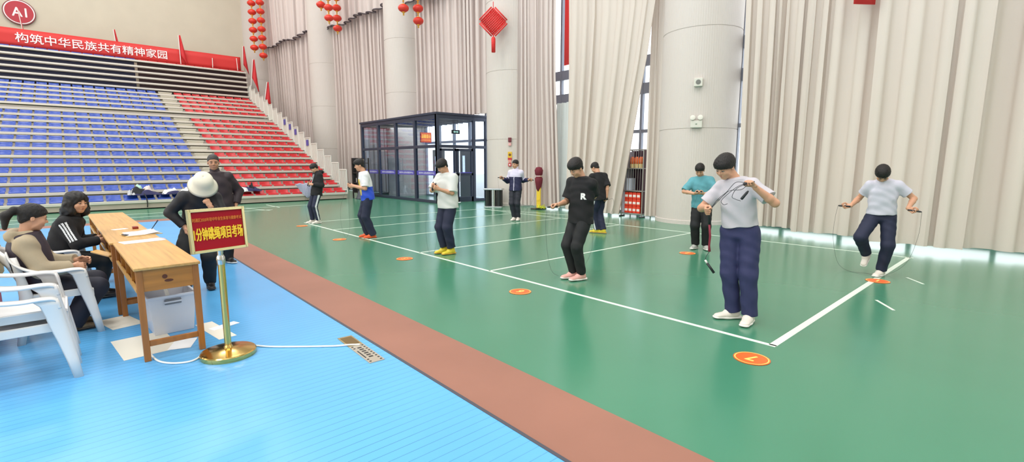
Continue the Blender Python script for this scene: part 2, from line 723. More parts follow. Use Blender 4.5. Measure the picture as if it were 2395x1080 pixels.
# round section sticker on the front
stk = MB().lathe([(0.12, 0), (0.12, 0.004)], (0, 0, 0), 28, Matrix.Rotation(math.radians(90), 4, 'X'))
s_ = stk.build('section_sticker', mat('crimson_sticker', rgb(165, 30, 52), 0.4), bleacher, loc=Vector((4.15 - 2, 0.018, 0.13)))
put_text('lettering', 'A1', 0.13, frame_m((0, -0.006, 0), (1, 0, 0), (0, 0, 1)), mat('white_print', rgb(240, 238, 232), 0.5), s_, height=0.10)


def seat_mesh(m):
    prof = [(0.0, 0.02), (0.015, 0.055), (0.07, 0.062), (0.2, 0.045), (0.30, 0.055), (0.345, 0.09), (0.375, 0.15), (0.39, 0.20)]
    xs = [-0.2, -0.186, -0.12, 0, 0.12, 0.186, 0.2]
    rows = []
    for j, (py, pz) in enumerate(prof):
        row = []
        for x in xs:
            e = (abs(x) / 0.2) ** 4
            row.append((x, py - (0.03 * e if j > 4 else 0), pz + (0.03 * e if 1 < j <= 4 else 0)))
        rows.append(row)
    b = MB().slab(rows, lambda p: (0, 0.014 if p.z > 0.09 else 0.0, -0.014))
    b.box(-0.05, 0.05, 0.12, 0.26, 0.0, 0.05)
    return b.mesh('seat', m, True)


me_b, me_r = seat_mesh(M_BSEAT), seat_mesh(M_RSEAT)
rest_b, rest_r = MB(), MB()
count = 0
for i in range(1, 19):
    if i == 13:
        continue
    y, z = row_yz(i)
    xl = -0.088 * (y + 0.3) - 0.45
    for side, me, color in (('left', me_b, 'blue'), ('right', me_r, 'red')):
        k = 0
        while True:
            k += 1
            x = 3.62 - 0.475 * (k - 1) if side == 'left' else 4.95 + 0.475 * (k - 1)
            if x < xl or x > 8.85:
                break
            loc = (x, y + 0.14, z + 0.003)
            if i <= 15 and count < 300:
                o = bpy.data.objects.new('stadium_seat', me)
                COL.objects.link(o)
                o.location = loc
                tag(o, '%s plastic seat, %s from the aisle in the %s row up from the floor' % (color, ORD[k], ORD[i]), 'seat', color + ' seats of the grandstand')
                count += 1
            else:
                vv = [(v.co.x + loc[0], v.co.y + loc[1], v.co.z + loc[2]) for v in me.vertices]
                (rest_b if side == 'left' else rest_r)._add(vv, [tuple(p.vertices) for p in me.polygons])
for mb, m, c in ((rest_b, M_BSEAT, 'blue'), (rest_r, M_RSEAT, 'red')):
    o = mb.build('stadium_seats', m, smooth=True)
    tag(o, '%s plastic seats in the highest open rows under the folded rows' % c, 'seats', kind='stuff')

# slogan banner behind the top row
M_BANNER = mat('red_banner_cloth', rgb(206, 48, 46), 0.6, bump=0.1, bscale=3, var=0.05, vscale=0.7)
by_ = row_yz(24)[0] + 0.36
ban = thing('banner', 'long red cloth banner with white slogan lettering behind the top row of the grandstand', 'banner', (2, by_, 7.7))
rows = []
for zz in (7.74, 8.0, 8.35, 8.68):
    rows.append([(x, by_ + 0.012 * math.sin(x * 2.3 + zz), zz) for x in np.linspace(-7.5, 8.75, 90)])
MB().slab(rows, lambda p: (0, 0.01, 0)).build('cloth', M_BANNER, ban, True, loc=(-2, -by_, -7.7))
M_WHITE = mat('white_lettering', rgb(245, 236, 236), 0.5)
chars = '构筑中华民族共有精神家园'
put_text('lettering', chars, 0.5, frame_m((1.36 - 2, -0.045, 8.235 - 7.7), (1, 0, 0), (0, 0, 1)), M_WHITE, ban, width=6.6, height=0.5, bold=0.005)
put_text('lettering', '铸牢中华民族共同体意识', 0.5, frame_m((-5.75 - 2, -0.045, 8.235 - 7.7), (1, 0, 0), (0, 0, 1)), M_WHITE, ban, width=6.1, height=0.5, bold=0.005)

# oval section sign on the back wall
sg = thing('section_sign', 'round crimson A1 section sign with a white ring high on the beige back wall', 'sign', (-1.72, 38.93, 9.84))
Rx = Matrix.Rotation(math.radians(90), 4, 'X')
MB().lathe([(0.66, 0), (0.66, 0.05)], (0, 0, 0), 48, Rx).build('rim', mat('dark_crimson_rim', rgb(120, 30, 40), 0.4), sg)
MB().lathe([(0.62, 0.05), (0.62, 0.06)], (0, 0, 0), 48, Rx).build('ring', M_WHITE, sg)
MB().lathe([(0.57, 0.06), (0.57, 0.072)], (0, 0, 0), 48, Rx).build('face', mat('crimson_face', rgb(178, 36, 54), 0.4), sg)
put_text('lettering', 'A1', 0.6, frame_m((0, -0.078, 0), (1, 0, 0), (0, 0, 1)), M_WHITE, sg, height=0.46, bold=0.01)

# little red flags on white poles along the stand
M_FLAG = mat('red_flag_cloth', rgb(205, 40, 46), 0.6)
M_POLE = mat('white_flag_pole', rgb(235, 230, 226), 0.4)


def flag(x, y, z, h, w, drop, lean, label):
    t = thing('flag', label, 'flag', (x, y, z), 0, 'red flags along the stand')
    top = Vector((lean, 0, h))
    MB().tube([(0, 0, 0), top], 0.022, 8).build('pole', M_POLE, t)
    rows = []
    for k in range(7):
        u = k / 6
        a = top * (1 - 0.02) + Vector((0.02, 0, 0))
        p = top.lerp(Vector((lean * 0.4, 0, h * 0.35)), u)
        rows.append([tuple(p + Vector((w * s * (0.25 + 0.75 * u), 0.05 * math.sin(s * 6 + u * 2), -drop * s * u))) for s in np.linspace(0, 1, 6)])
    MB().slab(rows, lambda p: (0, 0.008, 0)).build('cloth', M_FLAG, t, True)
    return t


yt = row_yz(24)[0] + 0.36
flag(-1.55, yt + 0.26, 7.685, 2.05, 0.10, 0.5, -0.16, 'furled red flag on a white pole crossing the round section sign')
flag(2.30, yt + 0.26, 7.685, 1.70, 0.30, 0.8, -0.10, 'narrow red flag on a pole above the banner between two empty wall stretches')
flag(5.32, yt - 0.2, 7.75, 1.75, 0.42, 0.7, 0.0, 'broad drooping red flag just right of the last banner character')
flag(7.05, yt - 0.2, 7.75, 0.62, 0.16, 0.3, 0.02, 'small red pennant in front of the blank end of the banner')
flag(8.50, yt - 0.2, 7.75, 0.80, 0.16, 0.3, -0.03, 'red pennant hanging at the very end of the banner')
flag(8.92, yt + 0.26, 7.685, 1.8, 0.35, 0.7, 0.10, 'red flag on the end rail beside the banner, under the lanterns')
flag(9.02, row_yz(18)[0], row_yz(18)[1] + 0.95, 1.75, 0.42, 1.1, 0.22, 'large red flag leaning out from the end rail of the highest open row')
flag(9.02, row_yz(15)[0], row_yz(15)[1] + 0.35, 1.55, 0.36, 0.7, 0.28, 'red flag on a leaning white pole, lowest on the end rail')

# ------------------------------------------------------------------ curtains
M_CURT = mat('cream_curtain_cloth', rgb(228, 217, 208), 0.85, bump=0.05, bscale=60, transl=0.22)
M_CURT2 = mat('rosy_cream_curtain_cloth', rgb(226, 213, 208), 0.85, bump=0.05, bscale=60, transl=0.22)
M_SHEER = mat('pale_sheer_cloth', rgb(228, 230, 228), 0.85, transl=0.4)


def curtain(label, ya, yb, m, z0=0.07, z1=14.0, fold=0.30, amp=0.09, dx=0.0, seed=1, bend=None, hem=0.0, name='curtain', group='floor-length curtains of the window wall'):
    """pleated cloth hung along the bowed window line from ya to yb; bend(z) moves (edge a, edge b)"""
    rnd = random.Random(seed)
    L = abs(yb - ya)
    n = max(int(L / 0.035), 12)
    # pleats of uneven width
    ph, u = [], 0.0
    phase = rnd.random() * 6
    w = fold
    for k in range(n + 1):
        ph.append(phase)
        if k % max(int(w / 0.035), 2) == 0:
            w = fold * rnd.uniform(0.55, 1.6)
        phase += 2 * math.pi * (0.035 / w)
    amps, a_ = [], amp
    for k in range(n + 1):
        a_ += (amp * rnd.uniform(0.4, 1.5) - a_) * 0.15
        amps.append(a_)
    zs = [z0, z0 + 0.02, z0 + 0.06, 0.3, 0.6, 1.2, 2.2, 3.3, 4.5, 6, 8, 10, 12, z1]
    zs = sorted(set(z for z in zs if z0 <= z <= z1))
    if zs[-1] != z1:
        zs.append(z1)
    rows = []
    drift = [rnd.uniform(-1, 1) for _ in range(8)]
    for z in zs:
        row = []
        da, db = bend(z) if bend else (0, 0)
        for k in range(n + 1):
            s = k / n
            y = ya + da + (yb + db - ya - da) * s
            sway = 0.5 * math.sin(s * 7 + drift[0]) * (14 - z) / 14 * 0.35 + 0.12 * math.sin(z * 0.7 + drift[1] + s * 5)
            p = ph[k] + sway
            x = xc(y) + dx + amps[k] * math.sin(p) * (0.75 + 0.25 * math.sin(z * 0.5 + k * 0.02)) + 0.05 * math.sin(s * 3 + z * 0.3 + drift[2])
            y += 0.35 * amps[k] * math.sin(2 * p + 0.6)
            zz = z
            if z < z0 + 0.3:
                zz = z + hem * (0.5 + 0.5 * math.sin(k * 0.07 + drift[3])) * (1 - (z - z0) / 0.3)
            row.append((x, y, zz))
        rows.append(row)
    o = MB().slab(rows, lambda p: (0.006, 0, 0)).build(name, m, auto=50)
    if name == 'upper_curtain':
        MB().tube([(x - 0.02, y, z) for x, y, z in rows[0]], 0.035, 6).build('hem_gap_shade', mat('dark_gap_shade', rgb(96, 86, 90), 0.8), o, True)  # dark tube standing in for the shaded gap between the curtain tiers
    return tag(o, label, 'curtain', group)


def lean(a0, a1, zr=5.0):
    """edge shift that fades from the floor up to height zr"""
    return lambda z: (a0 * max(0, 1 - z / zr), a1 * max(0, 1 - z / zr))


curtain('cream curtain hanging straight beside the ribbed pillar with the twin-head emergency lamp', 5.50, 3.72, M_CURT, seed=3, fold=0.26, hem=0.05, dx=0.14, bend=lean(-0.24, 0.10, 9))
curtain('cream curtain hanging behind the boy untangling his rope, between two narrow dark gaps', 3.86, 2.36, M_CURT, seed=4, fold=0.33, hem=0.05, dx=-0.12, bend=lean(0.06, 0.12, 9))
curtain('broad cream curtain behind the boy skipping on one leg', 2.50, 0.90, M_CURT, seed=5, fold=0.36, hem=0.05, dx=-0.45, bend=lean(0.0, 0.1, 9))
curtain('outermost cream curtain past the skipping boy, running out of the picture', 1.02, -3.2, M_CURT, seed=6, fold=0.42, hem=0.05, dx=-0.10)
curtain('rosy cream curtain between the alarm-button pillar and the open window strip', 13.6, 11.62, M_CURT2, seed=7, fold=0.22, dx=0.16, bend=lean(0, -0.25, 5))
curtain('cream curtain between the open window strip and the caged rack', 11.02, 7.74, M_CURT, seed=8, fold=0.40, amp=0.10, dx=0.0, bend=lean(0.05, 1.05, 5.6))
curtain('narrow cream curtain drawn aside between the caged rack and the ribbed pillar', 8.06, 7.30, M_CURT, seed=9, fold=0.22, amp=0.06, dx=0.26, bend=lean(-0.05, 0.15, 5.2))
curtain('pale sheer half-height curtain closing the lower part of the open window strip', 11.75, 10.9, M_SHEER, seed=10, fold=0.20, amp=0.05, dx=0.35, z1=3.65, name='sheer_curtain')
curtain('long rosy curtain hanging down behind the roof of the glass vestibule', 21.6, 15.0, M_CURT2, seed=11, fold=0.34, amp=0.16, z0=3.66, z1=9.6, dx=0.75)
curtain('long rosy curtain left of the glass vestibule behind the boy in blue and yellow', 30.0, 23.55, M_CURT2, seed=12, fold=0.40, amp=0.17, z1=9.8, dx=0.75)
curtain('farthest rosy curtain behind the end rails of the grandstand', 38.6, 31.0, M_CURT2, seed=13, fold=0.44, amp=0.18, z1=10.0, dx=0.70)
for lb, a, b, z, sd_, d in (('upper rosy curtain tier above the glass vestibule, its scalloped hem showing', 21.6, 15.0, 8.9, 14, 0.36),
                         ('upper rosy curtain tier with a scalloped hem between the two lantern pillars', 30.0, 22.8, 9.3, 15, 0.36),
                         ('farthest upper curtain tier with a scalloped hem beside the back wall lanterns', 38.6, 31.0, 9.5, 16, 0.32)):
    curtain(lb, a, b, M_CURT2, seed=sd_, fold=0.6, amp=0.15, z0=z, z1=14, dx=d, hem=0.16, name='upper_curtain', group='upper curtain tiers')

# ------------------------------------------------------------------ red lanterns, knot
M_LANT = mat('red_lantern_silk', rgb(222, 58, 44), 0.45)
M_GOLD = mat('gold_lantern_trim', rgb(236, 178, 70), 0.4, 0.3)
M_CORD = mat('dark_cord', rgb(60, 40, 36), 0.7)


def lantern_mesh(r):
    b = MB()
    prof = [(0.25, -0.66), (0.5, -0.6), (0.82, -0.38), (0.98, -0.12), (1.0, 0.05), (0.93, 0.28), (0.72, 0.52), (0.45, 0.64), (0.25, 0.66)]
    seg = 24
    vs, fs = [], []
    for pr, pz in prof:
        for k in range(seg):
            rr = r * pr * (1.0 if k % 2 else 0.95)
            an = 2 * math.pi * k / seg
            vs.append((rr * math.cos(an), rr * math.sin(an), r * pz))
    for i in range(len(prof) - 1):
        for k in range(seg):
            k2 = (k + 1) % seg
            fs.append((i * seg + k, i * seg + k2, (i + 1) * seg + k2, (i + 1) * seg + k))
    b._add(vs, fs)
    return b.mesh('lantern', M_LANT, True)


def cap_mesh(r, s_):
    b = MB()
    b.lathe([(0.30 * r, s_ * 0.60 * r), (0.32 * r, s_ * 0.70 * r), (0.26 * r, s_ * 0.80 * r)] if s_ > 0 else
            [(0.05 * r, -1.25 * r), (0.17 * r, -1.2 * r), (0.10 * r, -0.84 * r), (0.26 * r, -0.80 * r), (0.32 * r, -0.70 * r), (0.30 * r, -0.60 * r)], seg=12)
    return b.mesh('cap' if s_ > 0 else 'tassel', M_GOLD, True)


LM, TM = {}, {}


def lantern_string(x, y, zs, r, label, group, ztop):
    t = thing('lantern_string', label, 'lantern string', (x, y, zs[-1]), 0, group)
    if r not in LM:
        LM[r], TM[r] = lantern_mesh(r), (cap_mesh(r, 1), cap_mesh(r, -1))
    for z in zs:
        o = bpy.data.objects.new('lantern', LM[r])
        COL.objects.link(o)
        o.parent = t
        o.location = (0, 0, z - zs[-1])
        for nm, me in zip(('cap', 'tassel'), TM[r]):
            g = bpy.data.objects.new(nm, me)
            COL.objects.link(g)
            g.parent = o
    MB().tube([(0, 0, -0.5 * r), (0, 0, ztop - zs[-1])], 0.012, 6).build('cord', M_CORD, t)
    return t


s1 = lambda z0, n, d: [z0 + d * (n - 1 - k) for k in range(n)]
lantern_string(9.48, 36.7, s1(9.28, 8, 0.565), 0.26, 'string of red lanterns on the back wall corner, the shorter of the pair', 'lanterns in the back wall corner', 18)
lantern_string(9.90, 36.3, s1(8.77, 9, 0.562), 0.26, 'string of red lanterns on the back wall corner, reaching lower than its neighbour', 'lanterns in the back wall corner', 18)
lantern_string(10.15, 26.41, s1(9.77, 4, 0.521), 0.235, 'shortest lantern string of the three on the pillar left of the glass vestibule', 'lanterns on the pillar left of the vestibule', 18)
lantern_string(10.22, 25.62, s1(8.96, 5, 0.505), 0.228, 'middle lantern string of the three on the pillar left of the glass vestibule', 'lanterns on the pillar left of the vestibule', 18)
lantern_string(10.98, 26.41, s1(8.74, 6, 0.521), 0.235, 'lowest hanging lantern string of the three on the pillar left of the vestibule', 'lanterns on the pillar left of the vestibule', 18)
lantern_string(11.02, 19.44, s1(8.2, 3, 0.539), 0.235, 'shorter lantern string on the pillar rising from the glass vestibule', 'lanterns on the pillar above the vestibule', 18)
lantern_string(11.74, 19.44, s1(7.81, 4, 0.521), 0.235, 'longer lantern string on the pillar rising from the glass vestibule', 'lanterns on the pillar above the vestibule', 18)

kn = thing('chinese_knot', 'big red diamond-shaped knot ornament with a tassel hanging on a pillar', 'knot ornament', (11.42, 13.86, 6.57), math.radians(-40))
M_KNOT = mat('red_knot_cord', rgb(222, 46, 44), 0.55, bump=0.4, bscale=30)
kb = MB()
hw = 0.42
for k in range(-6, 7):       # woven diagonal cords of the diamond body
    o_ = k * hw / 6.5
    for sgn in (1, -1):
        c = Vector((o_ / 1.414 * 1, 0, sgn * o_ / 1.414))
        d = Vector((1, 0, -sgn)).normalized() * hw * 0.72
        kb.tube([c - d + Vector((0, 0.012 * sgn, 0)), c + d + Vector((0, 0.012 * sgn, 0))], 0.026, 6)
for k in range(5):           # loops along the edges
    for sx_, sz_ in ((1, 1), (1, -1), (-1, 1), (-1, -1)):
        u = (k + 0.5) / 5
        c = Vector((sx_ * hw * 0.98 * u, 0, sz_ * hw * 0.98 * (1 - u)))
        kb.tube([c + Vector((0.04 * math.cos(a), 0, 0.04 * math.sin(a))) for a in np.linspace(0, 2 * math.pi, 9)], 0.012, 5)
kb.build('knot_body', M_KNOT, kn, True)
MB().tube([(0, 0, hw), (0, 0, hw + 0.25)], 0.015, 6).build('hanging_loop', M_KNOT, kn)
MB().tube([(0, 0, -hw), (0, 0, -hw - 0.12)], 0.02, 6).lathe([(0.07, -hw - 0.62), (0.075, -hw - 0.16), (0.05, -hw - 0.10)], seg=16).build('tassel', M_KNOT, kn, True)

# ------------------------------------------------------------------ glass vestibule at the entrance
M_VF = mat('dark_blue_grey_frame', rgb(64, 70, 88), 0.4, 0.4)
M_VG = glass_mat('vestibule_glass', (0.76, 0.81, 0.87, 1), 0.02)
M_VB = mat('blue_glass_band', rgb(84, 78, 170), 0.4)
M_DOOR = mat('grey_door_sheet', rgb(112, 114, 118), 0.4, 0.2)
VX, VY0, VY1, VXE, VH = 10.65, 16.45, 23.2, 13.1, 3.52
ve = thing('glass_vestibule', 'dark framed glass entrance vestibule with double doors between two pillars', 'vestibule', (VX, VY0, 0))
lo = Vector((-VX, -VY0, 0))


def vb(mb, name, m, parent=None, **k):
    o = mb.build(name, m, parent or ve, loc=lo if (parent is None) else None, **k)
    return o


fr = MB()
ysm = [VY0, 18.12, 19.77, 21.45, VY1]
for y in ysm:
    fr.box(VX - 0.06, VX + 0.06, y - 0.07, y + 0.07, 0, VH)
xsm = [VX, 12.45, VXE]
for x in xsm:
    fr.box(x - 0.06, x + 0.06, VY0 - 0.06, VY0 + 0.06, 0, VH)
for z, h in ((0.06, 0.06), (2.28, 0.06), (VH - 0.08, 0.08)):
    fr.box(VX - 0.055, VX + 0.055, VY0, VY1, z - h, z + h)
    if z > 1:
        fr.box(VX, VXE, VY0 - 0.055, VY0 + 0.055, z - h, z + h)
fr.box(12.45, VXE, VY0 - 0.055, VY0 + 0.055, 0, 0.12)
fr.box(VX, VXE, VY1 - 0.05, VY1 + 0.05, 0, 0.1)
fr.box(VX, VXE, VY1 - 0.05, VY1 + 0.05, VH - 0.16, VH)
fr.box(12.0, 12.0 + 0.08, VY1 - 0.05, VY1 + 0.05, 0, VH)
vb(fr, 'frame', M_VF, bevel=0.008)
rf = MB()
rf.box(VX - 0.10, VXE + 0.1, VY0 - 0.10, VY1 + 0.10, VH, VH + 0.08)
for k in range(16):
    y = VY0 + 0.3 + k * 0.42
    rf.box(VX + 0.1, VXE - 0.05, y, y + 0.12, VH - 0.14, VH - 0.02)
vb(rf, 'roof', M_VF)
for y0, y1 in zip(ysm[:-1], ysm[1:]):
    for z0, z1 in ((0.12, 2.22), (2.34, VH - 0.16)):
        pn = vb(MB().box(VX - 0.006, VX + 0.006, y0 + 0.07, y1 - 0.07, z0, z1), 'glass_pane', M_VG)
        if z0 < 1:
            b_ = MB().box(VX - 0.014, VX - 0.008, y0 + 0.07, y1 - 0.07, 1.12, 1.30).build('safety_band', M_VB, pn)
            put_text('lettering', '体育中心游泳馆健身中心', 0.1, frame_m((VX - 0.016, (y0 + y1) / 2, 1.21), (0, -1, 0), (0, 0, 1)), mat('pale_print', rgb(225, 224, 240), 0.5), b_, width=1.2, height=0.09)
vb(MB().box(VX + 0.06, 12.39, VY0 - 0.006, VY0 + 0.006, 2.34, VH - 0.16), 'glass_pane', M_VG)
for z0, z1 in ((0.12, 2.22), (2.34, VH - 0.16)):
    vb(MB().box(12.51, VXE - 0.06, VY0 - 0.006, VY0 + 0.006, z0, z1), 'glass_pane', M_VG)
    vb(MB().box(VX + 0.1, VXE - 0.06, VY1 - 0.006, VY1 + 0.006, z0, z1), 'glass_pane', M_VG)
# double door
for x0, x1, hx in ((VX + 0.09, 11.53, 11.45), (11.57, 12.38, 11.66)):
    d = MB()
    d.box(x0, x0 + 0.09, VY0 - 0.045, VY0 + 0.045, 0.02, 2.2)
    d.box(x1 - 0.09, x1, VY0 - 0.045, VY0 + 0.045, 0.02, 2.2)
    for z0, z1 in ((0.02, 0.22), (1.10, 1.20), (2.10, 2.2)):
        d.box(x0, x1, VY0 - 0.045, VY0 + 0.045, z0, z1)
    dl = vb(d, 'door', M_VF, bevel=0.006)
    MB().box(x0 + 0.09, x1 - 0.09, VY0 - 0.006, VY0 + 0.006, 0.2, 2.12).build('glass_pane', M_VG, dl)
    MB().box(x0 + 0.09, x1 - 0.09, VY0 - 0.056, VY0 - 0.046, 1.20, 1.24).build('safety_band', M_VB, dl)
    MB().tube([(hx, VY0 - 0.09, 0.85), (hx, VY0 - 0.09, 1.25)], 0.018, 8).build('handle', mat('brushed_steel', rgb(190, 192, 196), 0.3, 0.9), dl)
# grey outer doors on the window side, each with a slim light
for k, y in enumerate((17.3, 19.6)):
    od = MB()
    od.box(VXE - 0.04, VXE, y, y + 0.62, 0.02, 2.25).box(VXE - 0.04, VXE, y + 0.86, y + 1.0, 0.02, 2.25)
    od.box(VXE - 0.04, VXE, y + 0.62, y + 0.86, 0.02, 1.15).box(VXE - 0.04, VXE, y + 0.62, y + 0.86, 1.95, 2.25)
    od = vb(od, 'outer_door', M_DOOR)
    MB().box(VXE - 0.03, VXE - 0.02, y + 0.62, y + 0.86, 1.15, 1.95).build('door_light', M_VG, od)
# exit signs
ex = vb(MB().box(11.72, 12.12, VY0 + 0.52, VY0 + 0.56, 2.83, 2.99), 'exit_sign', mat('black_sign_case', rgb(22, 28, 26), 0.4))
ar = MB()
zz, xx, yy = 2.91, 11.92, VY0 + 0.516
ar._add([(xx - .14, yy, zz), (xx - .05, yy, zz + .05), (xx - .05, yy, zz + .018), (xx + .05, yy, zz + .018), (xx + .05, yy, zz + .05), (xx + .14, yy, zz), (xx + .05, yy, zz - .05), (xx + .05, yy, zz - .018), (xx - .05, yy, zz - .018), (xx - .05, yy, zz - .05)], [tuple(range(10))])
ar.build('arrow', emit_mat('exit_green_light', (0.55, 0.9, 0.7, 1), 0.8), ex)
MB().tube([(11.8, VY0 + .54, 2.99), (11.8, VY0 + .54, 3.4)], 0.008, 6).tube([(12.04, VY0 + .54, 2.99), (12.04, VY0 + .54, 3.4)], 0.008, 6).build('hanger', M_VF, ex)

# orange LED notice hanging inside the vestibule
ls = thing('led_notice', 'small orange lit notice board with yellow characters hanging inside the glass vestibule', 'notice board', (11.22, 18.2, 2.70))
MB().box(-0.27, 0.27, 0, 0.05, -0.215, 0.215).build('case', mat('red_notice_case', rgb(214, 74, 30), 0.5), ls)
MB().box(-0.25, 0.25, -0.008, 0, -0.195, 0.195).build('screen', emit_mat('orange_lit_screen', rgb(240, 92, 30), 0.55), ls)
put_text('lettering', '温馨提示', 0.14, frame_m((0, -0.012, 0.05), (1, 0, 0), (0, 0, 1)), emit_mat('yellow_lit_text', rgb(255, 205, 70), 0.8), ls, width=0.45, height=0.17, bold=0.003)
put_text('lettering', '爱护设施 请勿吸烟', 0.05, frame_m((0, -0.012, -0.10), (1, 0, 0), (0, 0, 1)), MATS['yellow_lit_text'], ls, width=0.40, height=0.05)
MB().tube([(-0.2, 0.02, 0.2), (-0.2, 0.02, 0.68)], 0.006, 6).tube([(0.2, 0.02, 0.2), (0.2, 0.02, 0.68)], 0.006, 6).build('hanger', M_VF, ls)

# ------------------------------------------------------------------ stainless bin by the pillar
bn = thing('litter_bin', 'stainless steel litter bin with dark panels beside the pillar', 'bin', (11.40, 13.85, 0), math.radians(-55))
M_SST = mat('stainless_steel', rgb(200, 202, 204), 0.22, 0.95)
M_BLK = mat('black_panel', rgb(28, 32, 34), 0.3)
b = MB()
prof = [(-0.33, 0), (-0.33, 0.0), (0.33, 0.0)]
b.box(-0.34, 0.34, -0.17, 0.17, 0.0, 0.03).build('base', M_SST, bn, bevel=0.008)
MB().box(-0.35, 0.35, -0.18, 0.18, 0.63, 0.69).build('lid', M_SST, bn, bevel=0.012)
for k in range(3):
    x = -0.225 + 0.225 * k
    MB().lathe([(0.105, 0.03), (0.105, 0.63)], (0, 0, 0), 20, Matrix.Translation((x, 0, 0)) @ Matrix.Diagonal((1, 1.5, 1, 1))).build('drum', (M_BLK, M_SST, M_BLK)[k], bn, auto=30)

# ------------------------------------------------------------------ call points and plates on the pillars
def on_column(ci, azpt, z):
    cx_, cy_ = COLUMNS[ci]
    d = (Vector((azpt[0], azpt[1])) - Vector((cx_, cy_))).normalized()
    return Vector((cx_ + d.x * 1.013, cy_ + d.y * 1.013, z)), math.atan2(d.y, d.x) + math.pi / 2


M_RED = mat('signal_red', rgb(190, 40, 44), 0.4)
p, a = on_column(1, (11.95, 13.6), 2.47)
t = thing('alarm_sounder', 'small dark red alarm sounder box, topmost on the pillar by the bin', 'alarm', p, a)
MB().box(-0.06, 0.06, -0.07, 0.01, -0.08, 0.08).build('case', mat('dark_red_case', rgb(110, 36, 48), 0.4), t, bevel=0.01)
MB().box(-0.05, 0.05, -0.05, 0.01, -0.22, -0.10).build('strobe', mat('pale_red_strobe', rgb(226, 170, 168), 0.3), t, bevel=0.01)
p, a = on_column(1, (11.95, 13.6), 1.87)
t = thing('hydrant_notice', 'yellow and red instruction plate on the pillar above a call point', 'notice', p, a)
MB().box(-0.075, 0.075, -0.018, 0.01, -0.06, 0.16).build('plate', mat('yellow_plate', rgb(226, 182, 40), 0.4), t)
MB().box(-0.075, 0.075, -0.02, 0.01, -0.14, -0.06).build('lower_plate', M_RED, t)
MB().lathe([(0.05, 0.018), (0.05, 0.021)], (0, 0, 0), 20, Matrix.Translation((0, 0, 0.05)) @ Rx).build('emblem', mat('dark_ochre_print', rgb(120, 80, 20), 0.5), t)
p, a = on_column(1, (11.95, 13.6), 1.55)
t = thing('fire_call_point', 'red fire call point with a round window, lowest on the pillar', 'fire call point', p, a)
MB().box(-0.06, 0.06, -0.06, 0.01, -0.06, 0.06).build('case', M_RED, t, bevel=0.01)
MB().box(-0.055, 0.055, -0.03, 0.01, 0.08, 0.18).build('label_plate', mat('pink_plate', rgb(225, 150, 140), 0.5), t)
MB().lathe([(0.032, 0.06), (0.032, 0.066)], (0, 0, 0), 18, Rx).build('window', mat('white_button', rgb(230, 225, 220), 0.4), t)

p, a = on_column(0, (11.5, 6.1), 3.62)
t = thing('wall_speaker', 'small white box with a round grille on the ribbed pillar, above the emergency lamp', 'wall speaker', p, a)
MB().box(-0.10, 0.10, -0.10, 0.01, -0.10, 0.10).build('case', mat('off_white_plastic', rgb(214, 212, 202), 0.4), t, bevel=0.01)
MB().lathe([(0.06, 0.10), (0.06, 0.106)], (0, 0, 0), 24, Rx).lathe([(0.025, 0.106), (0.025, 0.112)], (0, 0, 0), 16, Rx).build('grille', mat('grey_grille', rgb(120, 120, 116), 0.5), t)
p, a = on_column(0, (11.5, 6.1), 2.60)
t = thing('emergency_lamp', 'white twin-head emergency lamp on the ribbed pillar', 'emergency lamp', p, a)
MB().box(-0.14, 0.14, -0.08, 0.01, -0.10, 0.08).build('case', MATS['off_white_plastic'], t, bevel=0.012)
for sx_ in (-0.09, 0.09):
    MB().lathe([(0.025, -0.03), (0.06, 0.0), (0.065, 0.05), (0.055, 0.055)], (0, 0, 0), 20, Matrix.Translation((sx_, -0.04, 0.14)) @ Matrix.Rotation(math.radians(75), 4, 'X')).build('lamp_head', MATS['off_white_plastic'], t, auto=40)
MB().box(-0.02, 0.02, -0.085, -0.078, -0.02, 0.0).build('indicator', mat('indicator', rgb(90, 120, 90), 0.4), t)
# thin wall wire on the second pillar
# ------------------------------------------------------------------ caged rack of red goods
rk = thing('wire_rack', 'tall caged metal rack holding red and orange packs in the curtain opening', 'rack', (12.55, 8.45, 0))
M_RACK = mat('grey_rack_steel', rgb(150, 146, 140), 0.4, 0.5)
f_ = MB()
X0, X1, Y0, Y1 = -0.24, 0.24, -0.36, 0.36
for x in (X0, X1):
    for y in (Y0, Y1):
        f_.tube([(x, y, 0.0), (x, y, 2.0)], 0.018, 8)
for z in (0.10, 0.78, 1.45, 2.0):
    f_.tube([(X0, Y0, z), (X0, Y1, z), (X1, Y1, z), (X1, Y0, z), (X0, Y0, z)], 0.014, 6)
f_.build('frame', M_RACK, rk)
g_ = MB()
for k in range(1, 9):
    y = Y0 + (Y1 - Y0) * k / 9
    g_.tube([(X0 - 0.01, y, 0.80), (X0 - 0.01, y, 2.0)], 0.007, 6)
g_.build('front_bars', M_RACK, rk)
for z in (0.10, 0.78, 1.45):
    MB().box(X0, X1, Y0, Y1, z, z + 0.015).build('shelf', M_RACK, rk)
MB().box(X0 + 0.02, X1, Y0 - 0.004, Y0 + 0.012, 0.12, 1.98).build('side_sheet', mat('dark_maroon_sheet', rgb(84, 44, 50), 0.5), rk)
MB().box(X1 - 0.012, X1 + 0.004, Y0, Y1, 0.12, 1.98).build('back_sheet', mat('dark_plum_sheet', rgb(64, 34, 52), 0.6), rk)
MB().box(X0 + 0.02, X1 - 0.02, Y1 - 0.09, Y1 - 0.01, 0.12, 1.95).build('edge_sheet', mat('pale_lilac_sheet', rgb(178, 172, 186), 0.5), rk)
for sx_, sy_ in ((X0, Y0), (X0, Y1)):
    MB().tube([(sx_ - 0.12, sy_ - 0.02, 0.02), (sx_ + 0.2, sy_ + 0.02, 0.02)], 0.02, 6).build('foot', mat('black_foot', rgb(30, 32, 36), 0.5), rk)
M_PACK = mat('red_orange_pack', rgb(226, 62, 36), 0.4)
M_PACK2 = mat('white_pack_band', rgb(238, 226, 220), 0.4)
